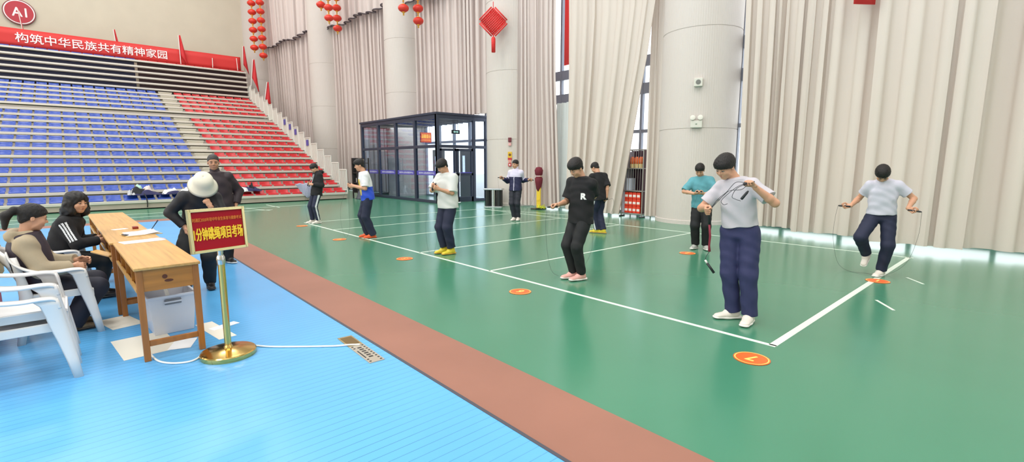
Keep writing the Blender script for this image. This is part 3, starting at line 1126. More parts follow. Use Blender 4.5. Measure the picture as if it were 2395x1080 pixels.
M_ORNG = mat('orange_pack', rgb(236, 112, 52), 0.45)
wmap = ['top', 'middle', 'lower', 'lowest']
for r_ in range(3):
    for k in range(4):
        z0 = 0.119 + r_ * 0.21
        y0 = -0.275 + k * 0.14
        pk = thing('drink_pack', 'red and white pack, %s from the pillar, %s layer of the rack bottom shelf' % (ORD[k + 1], ('bottom', 'middle', 'upper')[r_]), 'pack', (12.55 + X0 + 0.11, 8.45 + y0 + 0.06, z0), 0, 'red packs on the bottom shelf of the rack')
        MB().box(-0.08, 0.08, -0.062, 0.062, 0, 0.205).build('carton', M_PACK, pk, bevel=0.01)
        MB().box(-0.083, -0.079, -0.05, 0.05, 0.06, 0.13).build('label_band', M_PACK2, pk)
for k in range(3):
    pk = thing('orange_cone_pack', 'orange bundle on the top shelf of the caged rack, %s from the pillar side' % ORD[k + 1], 'bundle', (12.5, 8.45 - 0.16 + 0.15 * k, 1.467), 0, 'orange bundles on the top shelf of the rack')
    MB().lathe([(0.062, 0), (0.068, 0.1), (0.07, 0.12)], seg=16).build('pale_base', mat('pale_yellow_pack', rgb(238, 214, 150), 0.5), pk)
    MB().lathe([(0.066, 0.12), (0.074, 0.18), (0.07, 0.27), (0.04, 0.33)], seg=16).build('wrap', M_ORNG, pk, True)
t = tag(MB().box(-0.1, 0.1, -0.09, 0.09, 0, 0.36).build('white_carton', mat('pale_blue_carton', rgb(205, 210, 226), 0.5), loc=(12.46, 8.60, 0.798), bevel=0.008), 'pale upright carton on the middle shelf of the caged rack', 'carton')

# ------------------------------------------------------------------ yellow post with a tied maroon net
yp = thing('net_post', 'yellow net post with a dark red net tied round its upper half, by the curtain', 'net post', (12.0, 12.1, 0))
M_YEL = mat('yellow_post_paint', rgb(232, 196, 60), 0.4)
pb = MB()
for y in (-0.07, 0.07):
    pb.tube([(0, y, 0.03), (0, y, 1.35)], 0.028, 10)
pb.box(-0.04, 0.04, -0.07, 0.07, 0.3, 0.36).box(-0.03, 0.03, -0.07, 0.07, 0.03, 1.30)
pb.build('post', M_YEL, yp)
MB().box(-0.28, 0.28, -0.12, 0.12, 0, 0.05).build('foot_plate', mat('dark_foot_plate', rgb(70, 70, 60), 0.5), yp, bevel=0.01)
M_NET = mat('maroon_net', rgb(112, 30, 46), 0.8, bump=0.6, bscale=60)
MB().lathe([(0.03, 0.62), (0.09, 0.72), (0.13, 0.95), (0.14, 1.08), (0.08, 1.16), (0.13, 1.22), (0.15, 1.36), (0.10, 1.46), (0.03, 1.48)], seg=18).build('net', M_NET, yp, True)
MB().lathe([(0.09, 1.13), (0.10, 1.165), (0.09, 1.20)], seg=16).build('tie', mat('pale_tie', rgb(226, 196, 196), 0.6), yp, True)
cb = MB()
for k in range(9):
    a_ = k * 0.7
    cb.tube([(-0.1, -0.12, 0.06), (-0.1 + 0.16 * math.cos(a_), -0.2 + 0.12 * math.sin(a_), 0.10 + 0.03 * (k % 4)), (-0.1 + 0.1 * math.cos(a_ + 1), -0.2 + 0.16 * math.sin(a_ + 1), 0.06)], 0.014, 6)
tag(cb.build('tape_coil', mat('yellow_green_tape', rgb(206, 208, 40), 0.5), loc=(12.0, 12.05, 0)), 'tangle of yellow-green tape lying at the foot of the net post', 'tape')

# red hanging banner outside the window strip
rb = MB()
rb.slab([[(14.0 + 0.02 * math.sin(y * 6 + z), y, z) for y in np.linspace(11.9, 12.85, 8)] for z in (5.25, 7, 9, 12)], lambda p: (0.012, 0, 0))
tag(rb.build('hanging_banner', mat('bright_red_banner', rgb(232, 70, 66), 0.6, transl=0.5), smooth=True), 'bright red vertical banner hanging outside behind the open window strip', 'banner')
rb = MB()
rb.slab([[(11.25 + 0.015 * math.sin(y * 6 + z), y, z + 0.25 * (y - 2.75)) for y in np.linspace(2.58, 2.92, 6)] for z in (4.55, 6.5, 8.5)], lambda p: (0.012, 0, 0))
tag(rb.build('hanging_banner', mat('bright_red_banner_cloth', rgb(222, 52, 52), 0.6), smooth=True), 'red banner tip hanging high in front of the cream curtains', 'banner')

# ------------------------------------------------------------------ dark shelf unit left of the vestibule
sh = thing('shelf_unit', 'dark open shelf rack with clutter beside the lowest white end rail', 'shelf', (9.75, 21.6, 0), math.radians(8))
M_SHB = mat('dark_brown_shelf', rgb(52, 44, 42), 0.6)
f_ = MB()
for x in (-0.3, 0.3):
    for y in (-0.2, 0.2):
        f_.box(x - 0.025, x + 0.025, y - 0.025, y + 0.025, 0, 1.85)
f_.build('frame', M_SHB, sh)
for z in (0.25, 0.7, 1.15, 1.6):
    MB().box(-0.3, 0.3, -0.2, 0.2, z, z + 0.03).build('shelf', M_SHB, sh)
MB().box(-0.3, 0.3, 0.18, 0.2, 0.25, 1.85).build('back_sheet', mat('dark_back', rgb(40, 36, 40), 0.7), sh)
for k, (x, z, w, h, c) in enumerate(((-0.12, 0.73, .16, .2, (196, 190, 186)), (0.1, 1.18, .2, .22, (120, 90, 70)), (-0.1, 1.18, .14, .26, (92, 60, 56)), (0.05, 0.28, .3, .2, (90, 92, 100)), (0.0, 1.63, .26, .16, (150, 132, 110)))):
    lb = ('pale box on the second shelf of the dark rack', 'brown box on the third shelf of the dark rack', 'narrow maroon box on the third shelf of the dark rack', 'grey box on the bottom shelf of the dark rack', 'tan box on the top shelf of the dark rack')[k]
    q = Matrix.Rotation(math.radians(8), 4, 'Z') @ Vector((x, -0.02, 0))
    o = MB().box(-w / 2, w / 2, -0.12, 0.12, 0, h).build('storage_box', mat('shelf_box_%d' % k, rgb(*c), 0.6), loc=(9.75 + q.x, 21.6 + q.y, z + 0.003), bevel=0.008)
    o.rotation_euler.z = math.radians(8)
    tag(o, lb, 'box')
# grey bag of kit on the floor in front of the shelf
def cloth_heap(name, label, cat, loc, size, parts, seed, rz=0.0):
    """a crumpled pile: folded sheets of cloth lying over one another"""
    rnd = random.Random(seed)
    t = thing(name, label, cat, loc, rz)
    for k, (nm, m, cx_, cy_, w, d, h) in enumerate(parts):
        rows = []
        a1, a2, a3 = rnd.uniform(0, 6), rnd.uniform(0, 6), rnd.uniform(0, 6)
        for u in np.linspace(-1, 1, 22):
            row = []
            for v in np.linspace(-1, 1, 18):
                r2 = min(1, (abs(u) ** 3 + abs(v) ** 3))
                wr = math.sin(u * 4.5 + v * 2 + a1) * 0.5 + math.sin(v * 5 - u * 3 + a2) * 0.35 + math.sin((u + v) * 8 + a3) * 0.15
                z = h * (1 - r2) * (0.75 + 0.35 * wr) + 0.012 + 0.01 * (1 + wr)
                row.append((cx_ + u * w / 2 * (1 + 0.08 * math.sin(v * 5 + a1)), cy_ + v * d / 2 * (1 + 0.1 * math.sin(u * 6 + a3)), max(z, 0.012) + 0.004 * k))
            rows.append(row)
        MB().slab(rows, lambda p: (0, 0, -0.010)).build(nm, m, t, True)
    return t


M_CW = mat('white_jacket_cloth', rgb(226, 228, 230), 0.8)
M_CK = mat('black_jacket_cloth', rgb(34, 34, 40), 0.8)
M_CN = mat('navy_jacket_cloth', rgb(40, 40, 82), 0.8)
M_CM = mat('mint_cloth', rgb(178, 214, 200), 0.8)
M_CP = mat('pink_white_cloth', rgb(226, 206, 204), 0.8)
zz = BZ + 0.14
cloth_heap('jacket_heap', 'big heap of black, white and navy jackets thrown over the blue front-row seats', 'jackets', (1.60, BY + 0.33, zz + 0.03), 1,
           (('navy_jacket', M_CN, 0.05, 0, 0.95, 0.44, 0.16), ('black_jacket', M_CK, -0.12, 0.02, 0.58, 0.4, 0.30), ('white_sleeve', M_CP, 0.12, 0.03, 0.40, 0.26, 0.33), ('mint_shirt', M_CM, -0.10, 0.06, 0.34, 0.26, 0.36), ('grey_strap', mat('grey_strap', rgb(190, 190, 196), 0.8), -0.33, -0.02, 0.22, 0.36, 0.20)), 3)
cloth_heap('jacket_heap', 'flatter heap of white and navy jackets on the blue front row, beside the big heap', 'jackets', (2.58, BY + 0.33, zz + 0.03), 1,
           (('navy_jacket', M_CN, 0.0, 0, 0.85, 0.44, 0.13), ('white_jacket', M_CW, -0.15, 0.03, 0.5, 0.36, 0.22), ('white_jacket', M_CW, 0.28, 0.02, 0.4, 0.34, 0.20)), 5)
cloth_heap('jacket_heap', 'heap of white and dark jackets at the aisle end of the red front row', 'jackets', (5.02, BY + 0.33, zz + 0.03), 1,
           (('white_jacket', M_CW, -0.2, 0, 0.5, 0.4, 0.16), ('navy_jacket', M_CN, 0.10, 0.02, 0.7, 0.42, 0.18), ('black_bag', M_CK, 0.12, 0.08, 0.24, 0.2, 0.33)), 8)
ct = smoothpath([(1.62, BY + 0.1, zz + 0.1), (1.66, BY - 0.05, zz - 0.06), (1.67, BY - 0.06, 0.2), (1.66, BY - 0.05, 0.06)], 5)
tag(MB().tube(ct, 0.018, 6).build('dangling_strap', mat('black_strap', rgb(30, 30, 34), 0.7)), 'black strap dangling from the jacket heap down the front panel of the stand', 'strap')
# clear plastic bag hung over the front edge
pb = MB()
rows = []
for u in np.linspace(0, 1, 14):
    w = 0.36 * (1 - u) ** 0.8 + 0.03
    rows.append([(0.10 + 0.12 * u + w * s, -0.07 - 0.05 * math.sin(u * 3.1) * math.cos(s * 3) + 0.012 * math.sin(s * 13 + u * 7), 0.30 - 0.62 * u + 0.02 * math.sin(s * 9)) for s in np.linspace(-1, 1, 15)])
pb.slab(rows, lambda p: (0, 0.008, 0))
tag(pb.build('plastic_bag', mat('milky_plastic_bag', rgb(208, 210, 232), 0.3, transl=0.4), loc=(7.0, BY - 0.02, BZ + 0.16), smooth=True), 'milky plastic bag hanging over the front edge of the red seats', 'bag')
kb = cloth_heap('kit_bag', 'grey kit bag with a white top lying on the floor by the dark shelf', 'bag', (9.55, 21.0, 0.0), 1, (('bag', mat('grey_bag', rgb(70, 72, 84), 0.6), 0, 0, 0.6, 0.5, 0.42), ('white_cloth', M_CW, 0.05, -0.05, 0.36, 0.3, 0.52)), 12)

# ------------------------------------------------------------------ number stickers on the floor
M_ORS = mat('orange_floor_sticker', rgb(236, 102, 40), 0.4)
M_ORY = mat('yellow_print', rgb(250, 208, 110), 0.4)


def sticker(x, y, ch, label):
    t = thing('number_sticker', label, 'floor sticker', (x, y, 0.002), 0, 'orange number stickers on the floor')
    MB().lathe([(0.14, 0), (0.14, 0.003)], seg=32).build('disc', M_ORS, t)
    rg = MB()
    n = 32
    for r0, r1 in ((0.122, 0.132),):
        vs = [(r * math.cos(2 * math.pi * k / n), r * math.sin(2 * math.pi * k / n), 0.0042) for k in range(n) for r in (r0, r1)]
        rg._add(vs, [(2 * k, 2 * k + 1, (2 * k + 3) % (2 * n), (2 * k + 2) % (2 * n)) for k in range(n)])
    rg.build('ring', M_ORY, t)
    put_text('lettering', ch, 0.15, frame_m((0, 0, 0.0046), (0, 1, 0), (-1, 0, 0)), M_ORY, t, height=0.12, bold=0.004)


sticker(4.01, 1.53, '7', 'orange round floor sticker printed 7 outside the corner of the white lines')
sticker(4.0, 4.35, '6', 'orange round floor sticker below the boy in the black R shirt')
sticker(3.97, 7.21, '5', 'orange round floor sticker outside the white line, level with the boy in yellow shoes')
sticker(3.98, 10.0, '4', 'orange round floor sticker outside the white line, level with the boy in orange shoes')
sticker(4.15, 12.84, '3', 'orange round floor sticker outside the white line, level with the boy in the black hoodie')
sticker(8.03, 4.29, '2', 'orange round floor sticker in front of the boy in the teal shirt')
sticker(8.05, 1.50, '1', 'orange round floor sticker under the foot of the skipping boy')

# ------------------------------------------------------------------ floor socket plate with the white cable
M_BRASS = mat('worn_brass_plate', rgb(178, 160, 120), 0.35, 0.6)
fp = thing('floor_plate', 'perforated metal floor plate with an open brass socket box in the blue mat', 'floor plate', (1.67, 3.87, 0.010), math.radians(-2))
MB().box(-0.065, 0.065, -0.36, 0.08, 0, 0.006).build('cover', mat('worn_grey_plate', rgb(186, 178, 164), 0.35, 0.4), fp)
MB().box(-0.065, 0.065, 0.08, 0.36, 0, 0.004).build('open_box', M_BRASS, fp)
MB().box(-0.05, 0.05, 0.13, 0.33, 0.004, 0.006).build('inner_tray', mat('dark_brass', rgb(128, 104, 62), 0.4, 0.6), fp)
hb = MB()
for k in range(9):
    y = -0.33 + k * 0.048
    for x in (-0.045, 0.045):
        if 1 < k < 7 and x < 0:
            continue
        hb.lathe([(0.010, 0.006), (0.010, 0.0075)], (x, y, 0), 10)
    if 1 < k < 8:
        hb.box(-0.018, 0.018, y - 0.012, y + 0.012, 0.006, 0.0072)
hb.box(-0.05, -0.04, -0.24, -0.06, 0.006, 0.0072)
hb.build('slots', mat('dark_slot', rgb(46, 42, 40), 0.7), fp)
M_WCABLE = mat('white_cable', rgb(235, 236, 232), 0.4)
cp = smoothpath([(0.30, 5.6, 0.018), (0.29, 5.15, 0.018), (0.30, 4.88, 0.018), (0.33, 4.68, 0.018), (0.40, 4.56, 0.018), (0.50, 4.50, 0.018), (0.575, 4.53, 0.018), (0.65, 4.65, 0.018), (0.78, 4.695, 0.018), (0.92, 4.65, 0.018), (1.01, 4.52, 0.018), (1.15, 4.36, 0.018), (1.5, 4.07, 0.018), (1.62, 3.99, 0.022), (1.70, 3.93, 0.022)], 8)
tag(MB().tube(cp, 0.008, 8).build('power_cable', M_WCABLE, smooth=True), 'white power cable looping over the blue mat from the desk to the floor plate', 'cable')

# ------------------------------------------------------------------ exam notice on a brass stand
M_GOLDM = mat('polished_brass', rgb(222, 186, 110), 0.16, 1.0)
st = thing('sign_stand', 'red notice board with yellow characters on a polished brass stand', 'sign stand', (0.79, 4.47, 0.010), math.radians(15))
MB().lathe([(0.0, 0.0), (0.205, 0.0), (0.208, 0.008), (0.208, 0.036), (0.20, 0.044)], seg=64).lathe([(0.20, 0.044), (0.12, 0.058), (0.04, 0.066), (0.0, 0.067)], seg=64).build('base', M_GOLDM, st, auto=35)
MB().lathe([(0.026, 0.05), (0.026, 0.80)], seg=24).lathe([(0.034, 0.05), (0.034, 0.075), (0.026, 0.09)], seg=24).build('pole', M_GOLDM, st, auto=40)
MB().lathe([(0.020, 0.78), (0.020, 0.90)], seg=20).lathe([(0.030, 0.775), (0.032, 0.80), (0.032, 0.83), (0.024, 0.85)], seg=24).build('collar', mat('polished_steel', rgb(206, 204, 200), 0.15, 1.0), st, auto=40)
bt = Matrix.Translation((0, -0.005, 1.062)) @ Matrix.Rotation(math.radians(-4), 4, 'X')
bd = MB()
W, Hh = 0.205, 0.162
bd.box(-W, W, 0, 0.018, -Hh, Hh, bt)
bo = bd.build('board', mat('crimson_board', rgb(168, 20, 34), 0.55, spec=0.2), st)
fr = MB()
for x0, x1, z0, z1 in ((-W - 0.012, -W + 0.012, -Hh - 0.012, Hh + 0.012), (W - 0.012, W + 0.012, -Hh - 0.012, Hh + 0.012), (-W, W, -Hh - 0.012, -Hh + 0.012), (-W, W, Hh - 0.012, Hh + 0.012)):
    fr.box(x0, x1, -0.012, 0.024, z0, z1, bt)
fr.build('frame', mat('champagne_frame', rgb(206, 190, 140), 0.25, 0.9), st, bevel=0.003)
M_YTXT = mat('yellow_lettering', rgb(255, 204, 44), 0.5)
put_text('lettering', '1分钟跳绳项目考场', 0.1, bt @ frame_m((0, -0.003, -0.025), (1, 0, 0), (0, 0, 1)), M_YTXT, bo, width=0.372, height=0.10, bold=0.0022)
put_text('lettering', '利通区2020年初中毕业生体育与健康考试', 0.03, bt @ frame_m((0, -0.003, 0.088), (1, 0, 0), (0, 0, 1)), mat('orange_lettering', rgb(224, 120, 44), 0.5), bo, width=0.375, height=0.030, bold=0.0004)

# ------------------------------------------------------------------ wooden desks
def wood(name, col, scale=1.0, axis='Y'):
    m = bpy.data.materials.new(name)
    m.use_nodes = True
    nt = m.node_tree
    p = nt.nodes['Principled BSDF']
    p.inputs['Roughness'].default_value = 0.36
    tc = nt.nodes.new('ShaderNodeTexCoord')
    mp = nt.nodes.new('ShaderNodeMapping')
    sc_ = {'Y': (14, 0.5, 14), 'X': (0.8, 9, 12), 'Z': (12, 12, 0.6)}[axis]
    mp.inputs['Scale'].default_value = [v * scale for v in sc_]
    nt.links.new(tc.outputs['Object'], mp.inputs['Vector'])
    n = nt.nodes.new('ShaderNodeTexNoise')
    n.inputs['Scale'].default_value = 2.2
    n.inputs['Detail'].default_value = 6
    n.inputs['Distortion'].default_value = 0.35
    nt.links.new(mp.outputs['Vector'], n.inputs['Vector'])
    cr = nt.nodes.new('ShaderNodeValToRGB')
    e = cr.color_ramp.elements
    e[0].position, e[1].position = 0.3, 0.7
    e[0].color = tuple(c * 0.74 for c in col[:3]) + (1,)
    e[1].color = tuple(min(1, c * 1.06) for c in col[:3]) + (1,)
    nt.links.new(n.outputs['Fac'], cr.inputs['Fac'])
    nt.links.new(cr.outputs['Color'], p.inputs['Base Color'])
    return m


M_WTOP = wood('varnished_pine_top', rgb(214, 166, 98), 1.0, 'Y')
M_WSIDE = wood('varnished_pine_panel', rgb(186, 122, 50), 1.0, 'X')
M_WLEG = wood('varnished_pine_leg', rgb(172, 108, 46), 1.0, 'Z')
M_WIN = wood('dark_pine_inside', rgb(128, 72, 34), 1.0, 'Y')
M_KNOTW = mat('dark_wood_knot', rgb(92, 44, 18), 0.5)


def desk(x, y, L, label):
    """school bench desk: top, open book compartments facing -X, end panels, four legs with stretchers"""
    W_, H_ = 0.45, 0.775
    t = thing('school_desk', label, 'desk', (x, y, 0.010), math.radians(1.9), 'wooden school desks in a row')
    MB().box(0, W_, 0, L, H_ - 0.025, H_).build('desk_top', M_WTOP, t, bevel=0.006)
    for yy in (0.015, L - 0.06):
        for xx in (0.012, W_ - 0.057):
            MB().box(xx, xx + 0.045, yy, yy + 0.045, 0, H_ - 0.025).build('leg', M_WLEG, t, bevel=0.004)
        MB().box(0.057, W_ - 0.057, yy + 0.008, yy + 0.028, H_ - 0.20, H_ - 0.025).build('end_panel', M_WSIDE, t)
        MB().box(0.057, W_ - 0.057, yy + 0.008, yy + 0.035, 0.12, 0.165).build('stretcher', M_WLEG, t, bevel=0.003)
    MB().box(0.03, W_ - 0.03, 0.05, L - 0.05, H_ - 0.20, H_ - 0.185).build('book_shelf', M_WIN, t)
    MB().box(W_ - 0.05, W_ - 0.03, 0.05, L - 0.05, H_ - 0.20, H_ - 0.025).build('front_board', M_WIN, t)
    n = 4
    for k in range(1, n):
        yy = L * k / n
        MB().box(0.02, W_ - 0.05, yy - 0.012, yy + 0.012, H_ - 0.186, H_ - 0.025).build('divider', M_WSIDE, t)
    MB().box(0.008, 0.028, 0.05, L - 0.05, H_ - 0.205, H_ - 0.175).build('shelf_edge', M_WTOP, t)
    return t


d1 = desk(0.235, 4.72, 1.68, 'wooden school desk at the end nearest the brass sign, white bin beneath it')
kb_ = MB()
kb_.lathe([(0.018, 0.0), (0.018, 0.002)], (0, 0, 0), 14, Matrix.Translation((0.20, 0.022, 0.68)) @ Rx)
kb_.lathe([(0.014, 0.0), (0.014, 0.002)], (0, 0, 0), 14, Matrix.Translation((0.225, 0.022, 0.645)) @ Matrix.Diagonal((2.2, 1, 0.8, 1)) @ Rx)
kb_.build('wood_knot', M_KNOTW, d1)
desk(0.15, 6.43, 1.98, 'middle wooden school desk of the row, with clipboard and papers')
desk(0.085, 8.43, 1.98, 'far wooden school desk of the row, empty topped')

# loose board sticking out of the middle desk's compartment
lbd = MB().box(-0.035, 0.035, -0.17, 0.17, -0.008, 0.008).build('loose_board', M_WTOP, loc=(0.10, 6.80, 0.635), bevel=0.003)
lbd.rotation_euler = (math.radians(4), math.radians(-10), math.radians(24))
tag(lbd, 'pale loose board sticking out of the middle desk towards the curly-haired woman', 'board')
# papers, clipboard, pen
ZT = 0.010 + 0.775
M_PAPER = mat('white_paper', rgb(240, 240, 242), 0.7)
M_CARD = mat('cream_paper', rgb(228, 222, 208), 0.7)


def sheet(name, label, cat, cx_, cy_, w, d, rz, z, m, th=0.002, curl=0.0):
    rows = []
    for u in np.linspace(-0.5, 0.5, 7):
        rows.append([(u * w, v * d, th + curl * (abs(v) * 2) ** 3 * (1 if u > 0 else 0.3)) for v in np.linspace(-0.5, 0.5, 7)])
    o = MB().slab(rows, lambda p: (0, 0, -th)).build(name, m, loc=(cx_, cy_, z), smooth=False)
    o.rotation_euler.z = rz
    return tag(o, label, cat)


sheet('answer_sheet', 'white score sheet lying on the near desk in front of the girl with the ponytail', 'paper', 0.42, 6.36, 0.36, 0.21, math.radians(12), ZT + 0.001, M_PAPER, 0.004)
sheet('pink_note', 'pink note under the end of the white score sheet', 'paper', 0.56, 6.50, 0.10, 0.16, math.radians(20), ZT, mat('pink_paper', rgb(226, 170, 160), 0.7), 0.001)
clip = thing('clipboard', 'tan clipboard with a raised sheet and a dark pen on the middle desk', 'clipboard', (0.46, 6.98, ZT), math.radians(14))
MB().box(-0.17, 0.17, -0.12, 0.12, 0.0, 0.008).build('board', mat('tan_board', rgb(206, 178, 128), 0.5), clip, bevel=0.003)
MB().slab([[(u * 0.30, v * 0.20, 0.012 + 0.04 * max(0, v + 0.1) ** 1.2 + 0.03 * max(0, u)) for v in np.linspace(-0.5, 0.5, 9)] for u in np.linspace(-0.5, 0.5, 9)], lambda p: (0, 0, -0.003)).build('sheets', mat('lilac_white_paper', rgb(226, 226, 238), 0.6), clip, True)
MB().box(-0.175, -0.135, -0.05, 0.05, 0.008, 0.022).build('clip', mat('dark_clip', rgb(90, 92, 100), 0.3, 0.7), clip, bevel=0.004)
tag(MB().tube([(0.56, 6.98, ZT + 0.055), (0.63, 7.02, ZT + 0.15)], [0.004, 0.007], 8).build('pen', mat('dark_blue_pen', rgb(36, 46, 66), 0.3)), 'dark pen standing slantwise over the clipboard on the desk', 'pen')
sheet('card', 'small white card on the middle desk beyond the clipboard', 'card', 0.30, 7.72, 0.15, 0.09, math.radians(20), ZT, M_PAPER, 0.003)
tag(MB().box(-0.03, 0.03, -0.045, 0.045, 0, 0.03).build('stamp_pad', mat('dark_red_pad', rgb(140, 40, 30), 0.4), loc=(0.45, 7.66, ZT), bevel=0.006), 'small dark red ink pad beside the white card', 'ink pad')
# loose sheets on the blue mat under and beside the desk
for k, (cx_, cy_, w, d, rz, m, lb) in enumerate((
        (0.29, 5.22, 0.40, 0.62, 0.1, M_CARD, 'big cream paper sheet on the mat under the front leg of the desk'),
        (0.54, 5.02, 0.17, 0.26, -0.35, M_PAPER, 'white paper sheet on the mat below the desk stretcher'),
        (0.83, 5.24, 0.15, 0.62, 0.15, M_CARD, 'long cream paper strip on the mat beside the brass stand'),
        (0.92, 5.32, 0.10, 0.26, -1.2, M_PAPER, 'short paper strip crossing the long cream strip on the mat'),
        (0.16, 6.15, 0.26, 0.46, 0.25, M_CARD, 'cream paper sheet on the mat by the feet of the girl with the ponytail'),
        (0.64, 6.05, 0.16, 0.5, 0.1, M_CARD, 'cream paper strip on the mat behind the white bin'))):
    sheet('floor_paper', lb, 'paper', cx_, cy_, w, d, rz, 0.0105 + 0.0012 * (k % 2), m, 0.0015)
    bpy.context.scene.collection.objects[-1]['group'] = 'loose papers on the blue mat'

# white plastic storage bin
sb = thing('storage_bin', 'white plastic storage bin with a grey handle slot under the desk end', 'storage bin', (0.52, 5.62, 0.012), math.radians(4))
M_BIN = mat('white_bin_plastic', rgb(214, 216, 226), 0.35)
b = MB()
w0, d0, w1, d1_, hh = 0.155, 0.19, 0.185, 0.23, 0.37
th = 0.006
o0 = [(-w0, -d0, 0), (w0, -d0, 0), (w0, d0, 0), (-w0, d0, 0)]
o1 = [(-w1, -d1_, hh), (w1, -d1_, hh), (w1, d1_, hh), (-w1, d1_, hh)]
i1 = [(-w1 + th, -d1_ + th, hh), (w1 - th, -d1_ + th, hh), (w1 - th, d1_ - th, hh), (-w1 + th, d1_ - th, hh)]
i0 = [(-w0 + th, -d0 + th, th), (w0 - th, -d0 + th, th), (w0 - th, d0 - th, th), (-w0 + th, d0 - th, th)]
fs_ = [(3, 2, 1, 0), (12, 13, 14, 15)]
for k in range(4):
    q = (k + 1) % 4
    fs_ += [(k, q, 4 + q, 4 + k), (4 + k, 4 + q, 8 + q, 8 + k), (8 + k, 8 + q, 12 + q, 12 + k)]
b._add(o0 + o1 + i1 + i0, fs_)
b.build('tub', M_BIN, sb)
rm = MB()
rm.box(-w1 - 0.014, w1 + 0.014, -d1_ - 0.014, -d1_ + 0.002, hh - 0.02, hh + 0.004)
rm.box(-w1 - 0.014, w1 + 0.014, d1_ - 0.002, d1_ + 0.014, hh - 0.02, hh + 0.004)
rm.box(-w1 - 0.014, -w1 + 0.002, -d1_, d1_, hh - 0.02, hh + 0.004)
rm.box(w1 - 0.002, w1 + 0.014, -d1_, d1_, hh - 0.02, hh + 0.004)
rm.build('rim', M_BIN, sb, bevel=0.004)
MB().box(-0.065, 0.065, -d1_ - 0.012, -d1_ + 0.02, hh - 0.085, hh - 0.035).build('handle_slot', mat('grey_slot', rgb(120, 124, 132), 0.5), sb, bevel=0.004)
MB().box(-0.07, 0.07, -d1_ - 0.02, -d1_ + 0.01, hh - 0.066, hh - 0.052).build('handle_bar', M_BIN, sb)
tag(MB().tube(smoothpath([(0.50, 5.5, 0.05), (0.52, 5.6, 0.30), (0.51, 5.66, 0.42), (0.56, 5.85, 0.46)], 5), 0.016, 8).build('white_tube', M_WCABLE, smooth=True), 'white bent tube sticking up out of the storage bin', 'tube')

# ------------------------------------------------------------------ white plastic armchairs
M_CHAIR = mat('white_chair_plastic', rgb(232, 230, 228), 0.32, coat=0.1)
M_CHAIR2 = mat('worn_white_chair_plastic', rgb(222, 220, 220), 0.36)


def strip(path, wid, th, M=None):
    """flat moulded band along a path: wid = list of width vectors, th = thickness vector"""
    rows = []
    for p, w in zip(path, wid):
        p, w = Vector(p), Vector(w)
        rows.append([tuple(p - w), tuple(p - w * 0.5), tuple(p), tuple(p + w * 0.5), tuple(p + w)])
    return rows


